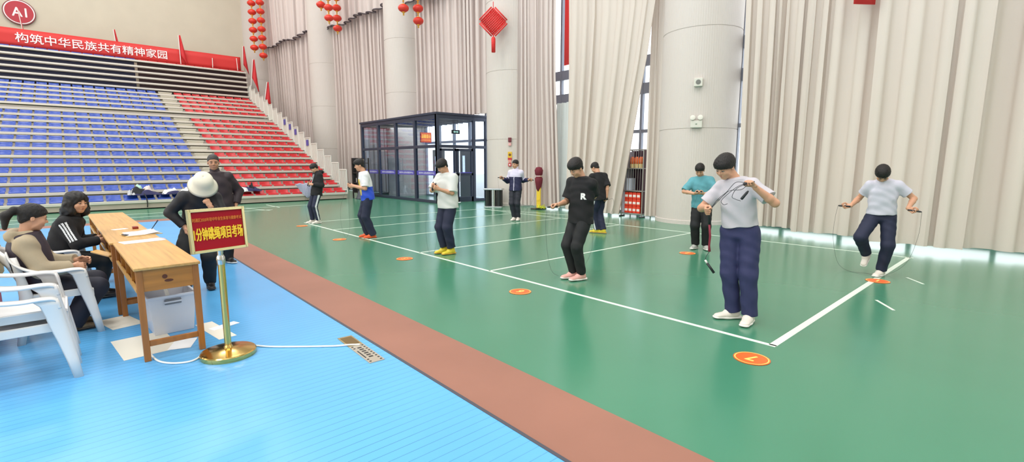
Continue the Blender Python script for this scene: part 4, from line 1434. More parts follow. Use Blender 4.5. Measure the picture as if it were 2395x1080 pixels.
def armchair(loc, rz, label, m, group='white plastic armchairs'):
    """monobloc chair facing +X: slatted back, broad curved arms that run down into the legs"""
    t = thing('plastic_armchair', label, 'chair', loc, rz, group)
    # seat, dished with a rolled front edge
    rows = []
    for u in np.linspace(0, 1, 12):
        x = -0.20 + 0.45 * u
        row = []
        for v in np.linspace(-1, 1, 11):
            z = 0.425 - 0.035 * (1 - v * v) * math.sin(min(1, u * 1.1) * math.pi * 0.8) + 0.012 * u
            if u > 0.9:
                z -= 0.03 * (u - 0.9) / 0.1
            row.append((x, v * (0.215 + 0.025 * u), z))
        rows.append(row)
    MB().slab(rows, lambda p: (0, 0, -0.012)).build('seat', m, t, True)
    ap = MB()
    ap.box(-0.20, 0.245, -0.235, -0.222, 0.365, 0.425).box(-0.20, 0.245, 0.222, 0.235, 0.365, 0.425).box(0.235, 0.25, -0.235, 0.235, 0.35, 0.42).box(-0.205, -0.19, -0.21, 0.21, 0.36, 0.42)
    ap.build('seat_apron', m, t, bevel=0.004)
    # back: curved top rail and slats leaning back
    bk = MB()
    rows = []
    for v in np.linspace(-1, 1, 15):
        y = v * 0.245
        bow = -0.06 * (1 - v * v)
        row = []
        for h in np.linspace(0, 1, 5):
            z = 0.73 + 0.13 * h - 0.05 * v * v
            row.append((-0.27 - 0.02 * h + bow, y, z))
        rows.append(row)
    bk.slab(rows, lambda p: (-0.014, 0, 0))
    bk.build('top_rail', m, t, True)
    for k in range(5):
        v = -0.66 + 0.33 * k
        rows = []
        for h in np.linspace(0, 1, 9):
            x = -0.195 - 0.075 * h - 0.06 * (1 - v * v) * h
            z = 0.40 + 0.36 * h
            w = 0.026
            rows.append([(x, v * (0.21 + 0.03 * h) - w, z), (x - 0.004, v * (0.21 + 0.03 * h), z), (x, v * (0.21 + 0.03 * h) + w, z)])
        MB().slab(rows, lambda p: (-0.010, 0, 0)).build('back_slat', m, t, True)
    for s in (-1, 1):
        # arm: from the back's shoulder sweeping down and forward
        path = smoothpath([(-0.285, s * 0.235, 0.835), (-0.255, s * 0.272, 0.745), (-0.15, s * 0.288, 0.665), (0.0, s * 0.290, 0.640), (0.12, s * 0.284, 0.642), (0.185, s * 0.278, 0.632), (0.212, s * 0.275, 0.600), (0.222, s * 0.272, 0.545)], 6)
        rows = []
        for i_, p in enumerate(path):
            u = i_ / (len(path) - 1)
            w = 0.028 + 0.014 * math.sin(min(1, u * 1.15) * math.pi)
            t_ = (path[min(i_ + 1, len(path) - 1)] - path[max(i_ - 1, 0)]).normalized()
            up_ = Vector((-t_.z, 0, t_.x)).normalized()
            rows.append([tuple(Vector((p.x, p.y + s * (w * q), p.z)) - up_ * 0.010 * abs(q) ** 3) for q in (-1, -0.6, 0, 0.6, 1)])
        MB().slab(rows, lambda p: (0, 0, -0.014) if p.z > 0.61 or p.x < 0.1 else (-0.012, 0, 0)).build('arm', m, t, True)
        # front leg: an L-shaped channel, front plate and side plate in one
        fl_ = MB()
        path = [(0.206, 0.618, 0.125), (0.216, 0.575, 0.098), (0.226, 0.50, 0.088), (0.238, 0.42, 0.085), (0.255, 0.30, 0.070), (0.275, 0.15, 0.055), (0.292, 0.0, 0.042)]
        rows = []
        for i_, (x, z, sd_w) in enumerate(path):
            u = i_ / 6
            y = s * (0.272 - 0.016 * (1 - abs(u - 0.5) * 2))
            fw = 0.034 - 0.010 * u
            rows.append([(x - 0.004, y - s * fw, z), (x, y - s * fw * 0.4, z), (x, y + s * fw * 0.7, z), (x - 0.008, y + s * (fw + 0.002), z), (x - 0.03, y + s * (fw + 0.006), z), (x - sd_w, y + s * (fw + 0.002), z)])
        fl_.slab(rows, lambda p, s=s: (-0.012, -s * 0.010, 0))
        fl_.build('leg', m, t, True)
        bl = MB()
        path = [(-0.255, 0.78, 0.022), (-0.225, 0.60, 0.03), (-0.205, 0.43, 0.045), (-0.235, 0.22, 0.036), (-0.275, 0.0, 0.028)]
        rows = []
        for i_, (x, z, w) in enumerate(path):
            y = s * (0.245 + 0.005 * i_)
            rows.append([(x + w, y - s * 0.02, z), (x + w * 0.9, y + s * 0.012, z), (x, y + s * 0.016, z), (x - w * 0.9, y + s * 0.01, z), (x - w, y - s * 0.02, z)])
        bl.slab(rows, lambda p, s=s: (0.002, -s * 0.012, 0))
        bl.build('leg', m, t, True)
    return t


armchair((-0.42, 5.02, 0.010), math.radians(1), 'white plastic armchair, lower one of the empty stack of two beside the desk end', M_CHAIR)
armchair((-0.42, 5.05, 0.105), math.radians(1), 'white plastic armchair stacked on top of another beside the desk end', M_CHAIR2)
armchair((-0.27, 6.20, 0.010), math.radians(3), 'white plastic armchair in which the girl with the ponytail sits', M_CHAIR)
armchair((-0.28, 7.50, 0.010), math.radians(-4), 'white plastic armchair in which the curly-haired woman sits', M_CHAIR2)

# red crate with a tan board behind the empty chairs
rc = thing('red_crate', 'red box with a tan board on top behind the stacked white chairs', 'crate', (-0.98, 6.1, 0.010))
MB().box(-0.28, 0.28, -0.45, 0.75, 0, 0.52).build('box', mat('red_crate_paint', rgb(206, 44, 44), 0.45), rc, bevel=0.01)
MB().box(-0.32, 0.32, -0.50, 0.80, 0.52, 0.80).build('tan_board', mat('tan_hardboard', rgb(186, 164, 116), 0.6), rc, bevel=0.01)
area_lamp('vestibule_fill', (11.9, 19.5, 3.32), (1.2, 5.0), 60)  # added fill light, brightens the vestibule inside; not a real fitting

# ------------------------------------------------------------------ people: implicit surfaces meshed into one continuous skin
def V(*a):
    return np.array(a, dtype=np.float64)


def nrm(v):
    v = np.asarray(v, dtype=np.float64)
    return v / (np.linalg.norm(v) + 1e-12)


class Field:
    def __init__(self, lo, hi, h):
        self.h = h
        self.lo = np.asarray(lo, float)
        n = np.ceil((np.asarray(hi) - self.lo) / h).astype(int) + 1
        self.ax = [(self.lo[i] + h * np.arange(n[i])).astype(np.float32) for i in range(3)]
        self.D = np.full(n, 1.0, dtype=np.float32)

    def _sl(self, lo, hi):
        out = []
        for i in range(3):
            a = int(max(0, math.floor((lo[i] - self.lo[i]) / self.h)))
            b = int(min(self.D.shape[i], math.ceil((hi[i] - self.lo[i]) / self.h) + 1))
            if a >= b:
                return None
            out.append(slice(a, b))
        return tuple(out)

    def put(self, fn, lo, hi, k=0.02, mode='add'):
        m = k + 2.5 * self.h
        s = self._sl(np.asarray(lo) - m, np.asarray(hi) + m)
        if s is None:
            return
        X = self.ax[0][s[0]][:, None, None]
        Y = self.ax[1][s[1]][None, :, None]
        Z = self.ax[2][s[2]][None, None, :]
        d = fn(X, Y, Z)
        a = self.D[s]
        if mode == 'add':
            if k > 0:
                hh = np.maximum(k - np.abs(a - d), 0) / k
                self.D[s] = np.minimum(a, d) - hh * hh * k * 0.25
            else:
                self.D[s] = np.minimum(a, d)
        else:
            if k > 0:
                hh = np.maximum(k - np.abs(a + d), 0) / k
                self.D[s] = np.maximum(a, -d) + hh * hh * k * 0.25
            else:
                self.D[s] = np.maximum(a, -d)

    def cone(self, a, b, ra, rb, k=0.02, mode='add', cut=False):
        a, b = np.asarray(a, float), np.asarray(b, float)
        ab = b - a
        L2 = max(float(ab @ ab), 1e-9)
        R = max(ra, rb)

        def fn(X, Y, Z):
            px, py, pz = X - a[0], Y - a[1], Z - a[2]
            t = np.clip((px * ab[0] + py * ab[1] + pz * ab[2]) / L2, 0, 1)
            d = np.sqrt((px - t * ab[0]) ** 2 + (py - t * ab[1]) ** 2 + (pz - t * ab[2]) ** 2) - (ra + (rb - ra) * t)
            if cut:
                d = np.maximum(d, (px * ab[0] + py * ab[1] + pz * ab[2]) / math.sqrt(L2) - math.sqrt(L2))
            return d
        self.put(fn, np.minimum(a, b) - R, np.maximum(a, b) + R, k, mode)

    def flat(self, a, b, side, A, B, C, k=0.02, mode='add', p=2.0, cut=False):
        """tapering tube of elliptic section: half-width A=(a0,a1) along side, half-depth B=(b0,b1), end caps C"""
        a, b = np.asarray(a, float), np.asarray(b, float)
        ab = b - a
        L = float(np.linalg.norm(ab)) + 1e-9
        u = ab / L
        s = np.asarray(side, float)
        s = nrm(s - u * (s @ u))
        w = np.cross(u, s)
        R = max(A[0], A[1], B[0], B[1]) + C
        mn = min(A[0], A[1], B[0], B[1])

        def fn(X, Y, Z):
            px, py, pz = X - a[0], Y - a[1], Z - a[2]
            ta = px * u[0] + py * u[1] + pz * u[2]
            t = np.clip(ta / L, 0, 1)
            e = np.maximum(np.maximum(-ta, ta - L), 0) / C
            us = np.abs(px * s[0] + py * s[1] + pz * s[2]) / (A[0] + (A[1] - A[0]) * t)
            uw = np.abs(px * w[0] + py * w[1] + pz * w[2]) / (B[0] + (B[1] - B[0]) * t)
            q = (us ** p + uw ** p + e ** p) ** (1.0 / p)
            d = (q - 1) * mn
            if cut:
                d = np.maximum(d, -ta)
            return d
        self.put(fn, np.minimum(a, b) - R, np.maximum(a, b) + R, k, mode)

    def stack(self, at, f0, f1, nodes, k=0.03, p=2.3, cap=0.03, cutlo=False):
        """torso-like body: elliptic sections (f, half-width, half-depth) along a gently bent axis"""
        fs_ = np.linspace(f0, f1, 9)
        C = [at(f) for f in fs_]
        pts = np.array([c[0] for c in C])
        a, b = pts[0], pts[-1]
        ab = b - a
        L = float(np.linalg.norm(ab))
        u = ab / L
        nf, na, nb_ = (np.array(v) for v in zip(*nodes))
        tt = np.linspace(0, 1, 65)
        ff = f0 + (f1 - f0) * tt

        def soft(v):
            y = np.interp(ff, nf, v)
            yp = np.concatenate([[y[0]] * 8, y, [y[-1]] * 8])
            return np.convolve(yp, np.ones(17) / 17, 'valid')
        TA, TB = soft(na), soft(nb_)
        ctr = np.stack([np.interp(ff, fs_, pts[:, q]) for q in range(3)], 1)
        sd = np.stack([np.interp(ff, fs_, np.array([c[1][q] for c in C])) for q in range(3)], 1)
        sd = sd - (sd @ u)[:, None] * u
        sd /= np.linalg.norm(sd, axis=1)[:, None]
        wd = np.cross(u, sd)
        R = max(na.max(), nb_.max()) + 0.02
        mn = min(na.min(), nb_.min())

        def fn(X, Y, Z):
            ta = (X - a[0]) * u[0] + (Y - a[1]) * u[1] + (Z - a[2]) * u[2]
            i = np.clip(np.rint(ta / L * 64), 0, 64).astype(np.int32)
            t = np.clip(ta / L * 64, 0, 64)
            i0 = np.minimum(t.astype(np.int32), 63)
            w = t - i0
            lerp = lambda T: T[i0] * (1 - w) + T[i0 + 1] * w
            c0, c1, c2 = lerp(ctr[:, 0]), lerp(ctr[:, 1]), lerp(ctr[:, 2])
            px, py, pz = X - c0, Y - c1, Z - c2
            us = np.abs(px * lerp(sd[:, 0]) + py * lerp(sd[:, 1]) + pz * lerp(sd[:, 2])) / lerp(TA)
            uw = np.abs(px * lerp(wd[:, 0]) + py * lerp(wd[:, 1]) + pz * lerp(wd[:, 2])) / lerp(TB)
            e = np.maximum(np.maximum(-ta, ta - L), 0) / cap
            d = ((us ** p + uw ** p + e ** p) ** (1.0 / p) - 1) * lerp(np.minimum(TA, TB)) * 0.9
            if cutlo:
                d = np.maximum(d, -ta)
            return d.astype(np.float32)
        self.put(fn, pts.min(0) - R, pts.max(0) + R, k)

    def ell(self, c, axes, r, k=0.02, mode='add'):
        c = np.asarray(c, float)
        R = max(r)
        mn = min(r)

        def fn(X, Y, Z):
            px, py, pz = X - c[0], Y - c[1], Z - c[2]
            q = 0
            for ax_, rr in zip(axes, r):
                q = q + ((px * ax_[0] + py * ax_[1] + pz * ax_[2]) / rr) ** 2
            return (np.sqrt(q) - 1) * mn
        self.put(fn, c - R, c + R, k, mode)

    def clip(self, pt, n, lo=None, hi=None):
        """cut away what lies on the side n points to"""
        pt, n = np.asarray(pt, float), nrm(n)
        if lo is None:
            lo, hi = self.lo, self.lo + self.h * np.array(self.D.shape)
        s = self._sl(lo, hi)
        if s is None:
            return
        X = self.ax[0][s[0]][:, None, None]
        Y = self.ax[1][s[1]][None, :, None]
        Z = self.ax[2][s[2]][None, None, :]
        d = (X - pt[0]) * n[0] + (Y - pt[1]) * n[1] + (Z - pt[2]) * n[2]
        self.D[s] = np.maximum(self.D[s], d.astype(np.float32))

    def wrinkle(self, amp, f=1.0, seed=0):
        rnd = random.Random(seed)
        X, Y, Z = self.ax[0][:, None, None], self.ax[1][None, :, None], self.ax[2][None, None, :]
        p = [rnd.uniform(0, 6) for _ in range(6)]
        w1 = np.sin(31 * f * X + 12 * f * Z + 2.0 * np.sin(9 * f * Y + p[0]) + p[1])
        w2 = np.sin(24 * f * Y - 34 * f * Z + 1.8 * np.sin(11 * f * X + p[2]) + p[3])
        w3 = np.sin(52 * f * Z + 26 * f * X * 1.0 + 21 * f * Y + 2.2 * np.sin(14 * f * Y + 7 * f * Z + p[4]) + p[5])
        self.D += (amp * (0.45 * w1 * (0.6 + 0.4 * w2) + 0.35 * w2 + 0.30 * w3)).astype(np.float32)

    def rough(self, amp, f, seed=0):
        rnd = random.Random(seed)
        X, Y, Z = self.ax[0][:, None, None], self.ax[1][None, :, None], self.ax[2][None, None, :]
        p = [rnd.uniform(0, 6) for _ in range(6)]
        w = np.sin(f * X + 2 * np.sin(0.6 * f * Z + p[0]) + p[1]) * np.sin(f * 0.8 * Y + 1.5 * np.sin(0.5 * f * X + p[2]) + p[3])
        w = w + 0.5 * np.sin(1.9 * f * X + 1.3 * f * Y + p[4]) * np.sin(1.1 * f * Z + p[5])
        self.D += (amp * w).astype(np.float32)

    def mesh(self):
        D = self.D
        ins = D < 0
        nx, ny, nz = D.shape
        cnt = np.zeros((nx - 1, ny - 1, nz - 1), np.uint8)
        for i in (0, 1):
            for j in (0, 1):
                for k in (0, 1):
                    cnt += ins[i:nx - 1 + i, j:ny - 1 + j, k:nz - 1 + k]
        act = np.argwhere((cnt > 0) & (cnt < 8))
        if len(act) == 0:
            return np.zeros((0, 3)), np.zeros((0, 4), int)
        idx = np.full(cnt.shape, -1, np.int32)
        idx[act[:, 0], act[:, 1], act[:, 2]] = np.arange(len(act))
        cor = [(i, j, k) for i in (0, 1) for j in (0, 1) for k in (0, 1)]
        val = np.stack([D[act[:, 0] + c[0], act[:, 1] + c[1], act[:, 2] + c[2]] for c in cor], 1)
        acc = np.zeros((len(act), 3))
        num = np.zeros(len(act))
        for a in range(8):
            for b in range(a + 1, 8):
                if sum(abs(cor[a][q] - cor[b][q]) for q in range(3)) != 1:
                    continue
                va, vb = val[:, a], val[:, b]
                m = (va < 0) != (vb < 0)
                t = np.where(m, va / np.where(m, va - vb, 1), 0)
                ca, cb_ = np.array(cor[a], float), np.array(cor[b], float)
                acc += np.where(m[:, None], ca + t[:, None] * (cb_ - ca), 0)
                num += m
        P = self.lo + self.h * (act + acc / num[:, None])
        faces = []
        for ax in range(3):
            o = [q for q in range(3) if q != ax]
            s0 = [slice(1, -1)] * 3
            s1 = [slice(1, -1)] * 3
            s0[ax] = slice(0, D.shape[ax] - 1)
            s1[ax] = slice(1, D.shape[ax])
            A, B = ins[tuple(s0)], ins[tuple(s1)]
            e = np.argwhere(A != B)
            if len(e) == 0:
                continue
            ia = A[e[:, 0], e[:, 1], e[:, 2]]
            g = e.copy()
            g[:, o[0]] += 1
            g[:, o[1]] += 1
            q = []
            for d0, d1 in ((-1, -1), (0, -1), (0, 0), (-1, 0)):
                c = g.copy()
                c[:, o[0]] += d0
                c[:, o[1]] += d1
                q.append(idx[c[:, 0], c[:, 1], c[:, 2]])
            q = np.stack(q, 1)
            flip = ia if ax != 1 else ~ia
            q = np.where(flip[:, None], q, q[:, ::-1])
            faces.append(q)
        F = np.concatenate(faces)
        F = F[(F >= 0).all(1)]
        return P, F

    def obj(self, name, mats, parent, pick=None, loc=None):
        P, F = self.mesh()
        me = bpy.data.meshes.new(name)
        me.vertices.add(len(P))
        me.vertices.foreach_set('co', P.astype(np.float32).ravel())
        me.loops.add(len(F) * 4)
        me.loops.foreach_set('vertex_index', F.astype(np.int32).ravel())
        me.polygons.add(len(F))
        me.polygons.foreach_set('loop_start', np.arange(0, len(F) * 4, 4, dtype=np.int32))
        me.polygons.foreach_set('use_smooth', np.ones(len(F), bool))
        if not isinstance(mats, (list, tuple)):
            mats = [mats]
        for m in mats:
            me.materials.append(m)
        if pick is not None and len(F):
            me.polygons.foreach_set('material_index', pick(P[F].mean(1)).astype(np.int32))
        me.update()
        me.validate()
        o = bpy.data.objects.new(name, me)
        COL.objects.link(o)
        o.parent = parent
        return o


def two_bone(a, t, l1, l2, hint):
    """joint between a and t bent towards hint; the end is pulled in when out of reach"""
    a, t = np.asarray(a, float), np.asarray(t, float)
    d = t - a
    L = np.linalg.norm(d)
    mx = (l1 + l2) * 0.995
    if L > mx:
        t = a + d / L * mx
        L = mx
    u = nrm(t - a)
    c = (l1 * l1 + L * L - l2 * l2) / (2 * L)
    hgt = math.sqrt(max(l1 * l1 - c * c, 0))
    hv = np.asarray(hint, float)
    hv = hv - u * (hv @ u)
    return a + u * c + nrm(hv) * hgt, t


def facing(deg):
    """(forward, left) for a turn away from facing the camera; positive turns to the right of the picture"""
    a = math.radians(deg)
    return V(math.sin(a), -math.cos(a), 0), V(math.cos(a), math.sin(a), 0)


M_SKIN = mat('warm_skin', rgb(204, 152, 122), 0.5, var=0.04, vscale=8)
M_SKIN2 = mat('tanned_skin', rgb(186, 134, 104), 0.5, var=0.04, vscale=8)
M_HAIR = mat('black_hair', rgb(30, 26, 25), 0.5, spec=0.35, bump=0.35, bscale=170)
M_EYEW = mat('eye_white', rgb(225, 220, 215), 0.3)
M_EYEB = mat('dark_iris', rgb(25, 18, 16), 0.2)
M_LIP = mat('lips', rgb(170, 98, 88), 0.5)


def hand_prims(F, W, d, n, right, curl, S, thumb_out=0.5):
    """palm, four unequal bent fingers, thumb from the side of the palm"""
    d, n = nrm(d), np.asarray(n, float)
    n = nrm(n - d * (n @ d))
    td = np.cross(d, n) if right else np.cross(n, d)
    F.flat(W - d * 0.01 * S, W + d * 0.028 * S, td, (0.026 * S, 0.032 * S), (0.020 * S, 0.016 * S), 0.012 * S, 0.012)
    F.flat(W + d * 0.028 * S, W + d * 0.080 * S, td, (0.034 * S, 0.041 * S), (0.0165 * S, 0.0135 * S), 0.012 * S, 0.012)
    for o, L, r, c_ in ((0.031, 0.072, 0.0086, 0.92), (0.0105, 0.081, 0.0088, 1.0), (-0.0105, 0.075, 0.0084, 1.04), (-0.0305, 0.058, 0.0076, 1.1)):
        p = W + d * 0.083 * S + td * o * S
        ang = 0.0
        for seg, (fr, bend) in enumerate(((0.44, 68), (0.32, 88), (0.24, 55))):
            ang += math.radians(bend) * curl * c_ + (0.05 if curl < 0.5 else 0)
            dr = d * math.cos(ang) + n * math.sin(ang) + td * (o * 1.6 if curl < 0.5 else 0)
            q = p + nrm(dr) * L * fr * S
            F.cone(p, q, r * S * (1 - 0.08 * seg), r * S * (0.94 - 0.10 * seg), 0.004)
            p = q
    b = W + d * 0.026 * S + td * 0.026 * S + n * 0.006 * S
    d1 = nrm(td * (0.75 - 0.35 * curl) + d * 0.75 + n * (0.25 + 0.6 * curl))
    m = b + d1 * 0.044 * S
    d2 = nrm(d * 0.85 + n * (0.25 + 0.35 * curl) - td * (0.55 * curl) + td * 0.1)
    F.cone(b, m, 0.0135 * S, 0.0105 * S, 0.010)
    F.cone(m, m + d2 * 0.034 * S, 0.0105 * S, 0.0085 * S, 0.005)
    return td


def head_axes(yaw, pitch, roll=0):
    f, l = facing(yaw)
    p = math.radians(pitch)
    F_ = f * math.cos(p) - V(0, 0, 1) * math.sin(p)
    U_ = f * math.sin(p) + V(0, 0, 1) * math.cos(p)
    r = math.radians(roll)
    L_ = l * math.cos(r) + U_ * math.sin(r)
    U_ = U_ * math.cos(r) - l * math.sin(r)
    return L_, F_, U_


def make_person(sp):
    X0, Y0 = sp['base']
    S = sp.get('H', 1.70) / 1.70
    h = sp.get('h', 0.006)
    az = math.atan2(X0, Y0)
    root = thing('person', sp['label'], 'person', (X0, Y0, sp.get('z0', 0.0)), -az, sp.get('group'))
    sk = sp.get('skin', M_SKIN)
    hip_f, hip_l = facing(sp.get('hip', sp['face']))
    sh_f, sh_l = facing(sp['face'])
    up = V(0, 0, 1)
    pel = V(*sp.get('pelvis', (0, 0, 0.93 * S)))
    nb = V(*sp['neck'])
    spine = nb - pel
    sl = np.linalg.norm(spine)
    su = spine / sl
    # keep the chest's side axis square to the spine
    cl = nrm(sh_l - su * (sh_l @ su))
    cf = np.cross(cl, su) * (1 if np.cross(cl, su) @ sh_f > 0 else -1)
    bow = sp.get('bow', 0.0)        # hunch of the back

    def sp_at(f):
        l = nrm(hip_l * (1 - max(0, min(1, f))) + cl * max(0, min(1, f)))
        return pel + spine * f - cf * bow * math.sin(max(0, min(1, f)) * math.pi), l
    shw = sp.get('shw', 0.158) * S
    shz = -0.082 * S
    sR = nb + su * shz - cl * shw + V(*sp.get('shR', (0, 0, 0)))
    sL = nb + su * shz + cl * shw + V(*sp.get('shL', (0, 0, 0)))
    UA, FA, TH, SH = 0.275 * S, 0.245 * S, 0.408 * S, 0.402 * S
    arms = {}
    for key, sh, t, hint in (('R', sR, sp['wR'], sp.get('eR', (-0.3, 0.3, -0.6))), ('L', sL, sp['wL'], sp.get('eL', (0.3, 0.3, -0.6)))):
        e, w = two_bone(sh, V(*t), UA, FA, V(*hint))
        arms[key] = (sh, e, w)
    hw = 0.088 * S
    legs = {}
    for key, s_, t, hint in (('R', -1, sp['aR'], sp.get('kR', None)), ('L', 1, sp['aL'], sp.get('kL', None))):
        hp = pel + hip_l * hw * s_ - up * 0.04 * S
        hint = V(*hint) if hint is not None else hip_f + hip_l * s_ * 0.1
        k_, a_ = two_bone(hp, V(*t), TH, SH, hint)
        legs[key] = (hp, k_, a_)
    HC = V(*sp['head'])
    HL, HF, HU = head_axes(*sp['look'])
    HS = sp.get('hs', 1.0) * S ** 0.4

    def hp_(x, y, z):
        return HC + (HL * x + HF * y + HU * z) * HS
    Hax = (HL, HF, HU)

    pts = [pel - 0.2, pel + 0.2, nb, HC + 0.16, HC - 0.16] + [q for a in arms.values() for q in a] + [q for a in legs.values() for q in a]
    pts = np.array(pts)
    lo, hi = pts.min(0) - 0.16, pts.max(0) + 0.16
    for key in arms:
        lo = np.minimum(lo, arms[key][2] - 0.21)
        hi = np.maximum(hi, arms[key][2] + 0.21)
    # ---- body
    F = Field(lo, hi, h)
    nodes = [(0.0, 0.148 * S, 0.10 * S), (0.22, 0.128 * S, 0.092 * S), (0.55, 0.142 * S, 0.105 * S), (0.78, 0.146 * S, 0.100 * S), (0.95, 0.085 * S, 0.070 * S)]
    F.stack(sp_at, -0.05, 0.95, nodes, p=2.0)
    neck_top = hp_(0, -0.03, -0.055)
    F.cone(nb - su * 0.03 * S, neck_top, 0.056 * S, 0.050 * S, 0.03)
    for key, (sh, e, w) in arms.items():
        F.cone(nb - su * 0.045 * S + (sh - nb) * 0.3, sh, 0.05 * S, 0.052 * S, 0.03)
        F.cone(sh, e, 0.047 * S, 0.038 * S, 0.02)
        m = e + (w - e) * 0.3
        F.cone(e, m, 0.038 * S, 0.039 * S, 0.015)
        F.cone(m, w, 0.039 * S, 0.026 * S, 0.015)
    for key, (hp0, k_, a_) in legs.items():
        F.cone(hp0, k_, 0.075 * S, 0.05 * S, 0.03)
        F.cone(k_, a_, 0.048 * S, 0.033 * S, 0.02)
    # hands
    tds = {}
    for key in 'RL':
        sh, e, w = arms[key]
        fd = nrm(w - e)
        d = V(*sp['d' + key]) if ('d' + key) in sp else fd
        n = V(*sp['n' + key]) if ('n' + key) in sp else (sh_l * (1 if key == 'R' else -1))
        tds[key] = hand_prims(F, w, d, n, key == 'R', sp.get('c' + key, 0.35), S)
        arms[key] = (sh, e, w, nrm(d), nrm(n - nrm(d) * (n @ nrm(d))))
    # head
    q = HS
    F.ell(hp_(0, -0.010, 0.035), Hax, (0.074 * q, 0.093 * q, 0.082 * q), 0.02)
    F.ell(hp_(0, 0.028, -0.035), Hax, (0.061 * q, 0.060 * q, 0.072 * q), 0.025)
    F.flat(hp_(0, 0.028, -0.070), hp_(0, 0.058, -0.095), HL, (0.050 * q, 0.026 * q), (0.032 * q, 0.020 * q), 0.014 * q, 0.02)
    F.cone(hp_(-0.034, 0.064, 0.020), hp_(0.034, 0.064, 0.020), 0.018 * q, 0.018 * q, 0.016)
    for s_ in (-1, 1):
        F.ell(hp_(s_ * 0.036, 0.058, -0.028), Hax, (0.026 * q, 0.024 * q, 0.026 * q), 0.02)
        F.ell(hp_(s_ * 0.031, 0.093, 0.001), Hax, (0.013 * q, 0.010 * q, 0.008 * q), 0.006, 'sub')
        F.ell(hp_(s_ * 0.074, -0.012, -0.010), Hax, (0.0095 * q, 0.0165 * q, 0.028 * q), 0.006)
        F.ell(hp_(s_ * 0.083, -0.008, -0.006), Hax, (0.006 * q, 0.009 * q, 0.015 * q), 0.004, 'sub')
    F.cone(hp_(0, 0.082, 0.010), hp_(0, 0.100, -0.022), 0.0075 * q, 0.0115 * q, 0.008)
    F.cone(hp_(-0.011, 0.090, -0.027), hp_(0.011, 0.090, -0.027), 0.008 * q, 0.008 * q, 0.006)
    F.cone(hp_(-0.015, 0.077, -0.058), hp_(0.015, 0.077, -0.058), 0.009 * q, 0.009 * q, 0.008)
    body = F.obj('body', sk, root)
    # eyes, brows, lips
    for s_ in (-1, 1):
        eb = MB()
        Mh = Matrix(((HL[0], HF[0], HU[0]), (HL[1], HF[1], HU[1]), (HL[2], HF[2], HU[2]))).to_4x4()
        c = hp_(s_ * 0.031, 0.0815, 0.001)
        eb.lathe([(0.002, -0.0085), (0.0075, -0.0055), (0.0105, 0), (0.0075, 0.0055), (0.002, 0.0085)], tuple(c), 14, Mh @ Matrix.Diagonal((1.15 * q, 0.7 * q, 0.56 * q, 1)))
        eb.cur = 1
        c = hp_(s_ * 0.031, 0.0865, -0.001)
        eb.lathe([(0.001, -0.005), (0.0045, -0.003), (0.0058, 0), (0.0045, 0.003), (0.001, 0.005)], tuple(c), 12, Mh @ Matrix.Diagonal((1.05 * q, 0.6 * q, 0.80 * q, 1)))
        eb.build('eye', [M_EYEW, M_EYEB], body, True)
        MB().tube([hp_(s_ * 0.014, 0.087, 0.021), hp_(s_ * 0.032, 0.085, 0.026), hp_(s_ * 0.050, 0.073, 0.020)], [0.003 * q, 0.0042 * q, 0.0022 * q], 8).build('eyebrow', M_HAIR, body, True)
        MB().tube([hp_(s_ * 0.019, 0.0865, 0.0025), hp_(s_ * 0.031, 0.0885, 0.0055), hp_(s_ * 0.044, 0.0800, 0.0025)], 0.0026 * q, 6).build('eyelid', M_HAIR, body, True)
    MB().tube([hp_(-0.022, 0.078, -0.059), hp_(-0.009, 0.0845, -0.055), hp_(0.009, 0.0845, -0.055), hp_(0.022, 0.078, -0.059)], [0.002, 0.0045, 0.0045, 0.002], 8) \
        .tube([hp_(-0.020, 0.078, -0.061), hp_(0, 0.0845, -0.065), hp_(0.020, 0.078, -0.061)], [0.002, 0.0055, 0.002], 8).build('lips', M_LIP, body, True)

    # ---- hair
    style = sp.get('hair', 'short')
    HFd = Field(HC - 0.24 * q, HC + 0.24 * q, min(h, 0.005))
    g = sp.get('hairvol', 1.0)
    if style == 'long':
        HFd.ell(hp_(0, -0.02, 0.045), Hax, (0.112 * q * g, 0.122 * q * g, 0.098 * q * g), 0.01)
        for s_ in (-1, 1):
            for yy, zz, rr in ((-0.02, -0.03, 0.062), (-0.035, -0.085, 0.064), (0.01, -0.10, 0.050), (-0.06, -0.12, 0.056)):
                HFd.ell(hp_(s_ * 0.075, yy, zz), Hax, (rr * q, rr * q, rr * q), 0.03)
        HFd.ell(hp_(0, -0.085, -0.05), Hax, (0.085 * q, 0.055 * q, 0.10 * q), 0.03)
        HFd.ell(hp_(0.0, 0.115, -0.038), Hax, (0.056 * q, 0.075 * q, 0.080 * q), 0.012, 'sub')
        HFd.rough(0.0045, 75, 3)
    else:
        HFd.ell(hp_(0, -0.013, 0.043), Hax, (0.084 * q * g, 0.104 * q * g, 0.090 * q * g), 0.01)
        if style == 'volume':
            HFd.ell(hp_(0.0, 0.035, 0.075), Hax, (0.074 * q, 0.068 * q, 0.052 * q), 0.03)
            HFd.ell(hp_(-0.02, -0.03, 0.085), Hax, (0.075 * q, 0.075 * q, 0.052 * q), 0.03)
        if style == 'bowl':
            HFd.ell(hp_(0, 0.03, 0.050), Hax, (0.080 * q, 0.070 * q, 0.055 * q), 0.03)
        fr_ = sp.get('fringe', 0.045)
        a_ = hp_(0, 0.10, fr_)
        b_ = hp_(0, -0.10, sp.get('nape', -0.05))
        dirv = nrm(b_ - a_)
        nn = nrm(np.cross(HL, dirv))
        if nn @ HU > 0:
            nn = -nn
        HFd.clip(a_, nn)
        H2 = Field(HC - 0.24 * q, HC + 0.24 * q, min(h, 0.005))
        H2.ell(hp_(0, -0.013, 0.033), Hax, (0.0785 * q, 0.0965 * q, 0.086 * q), 0.01)
        H2.ell(hp_(0, -0.045, -0.02), Hax, (0.064 * q, 0.056 * q, 0.062 * q), 0.02)
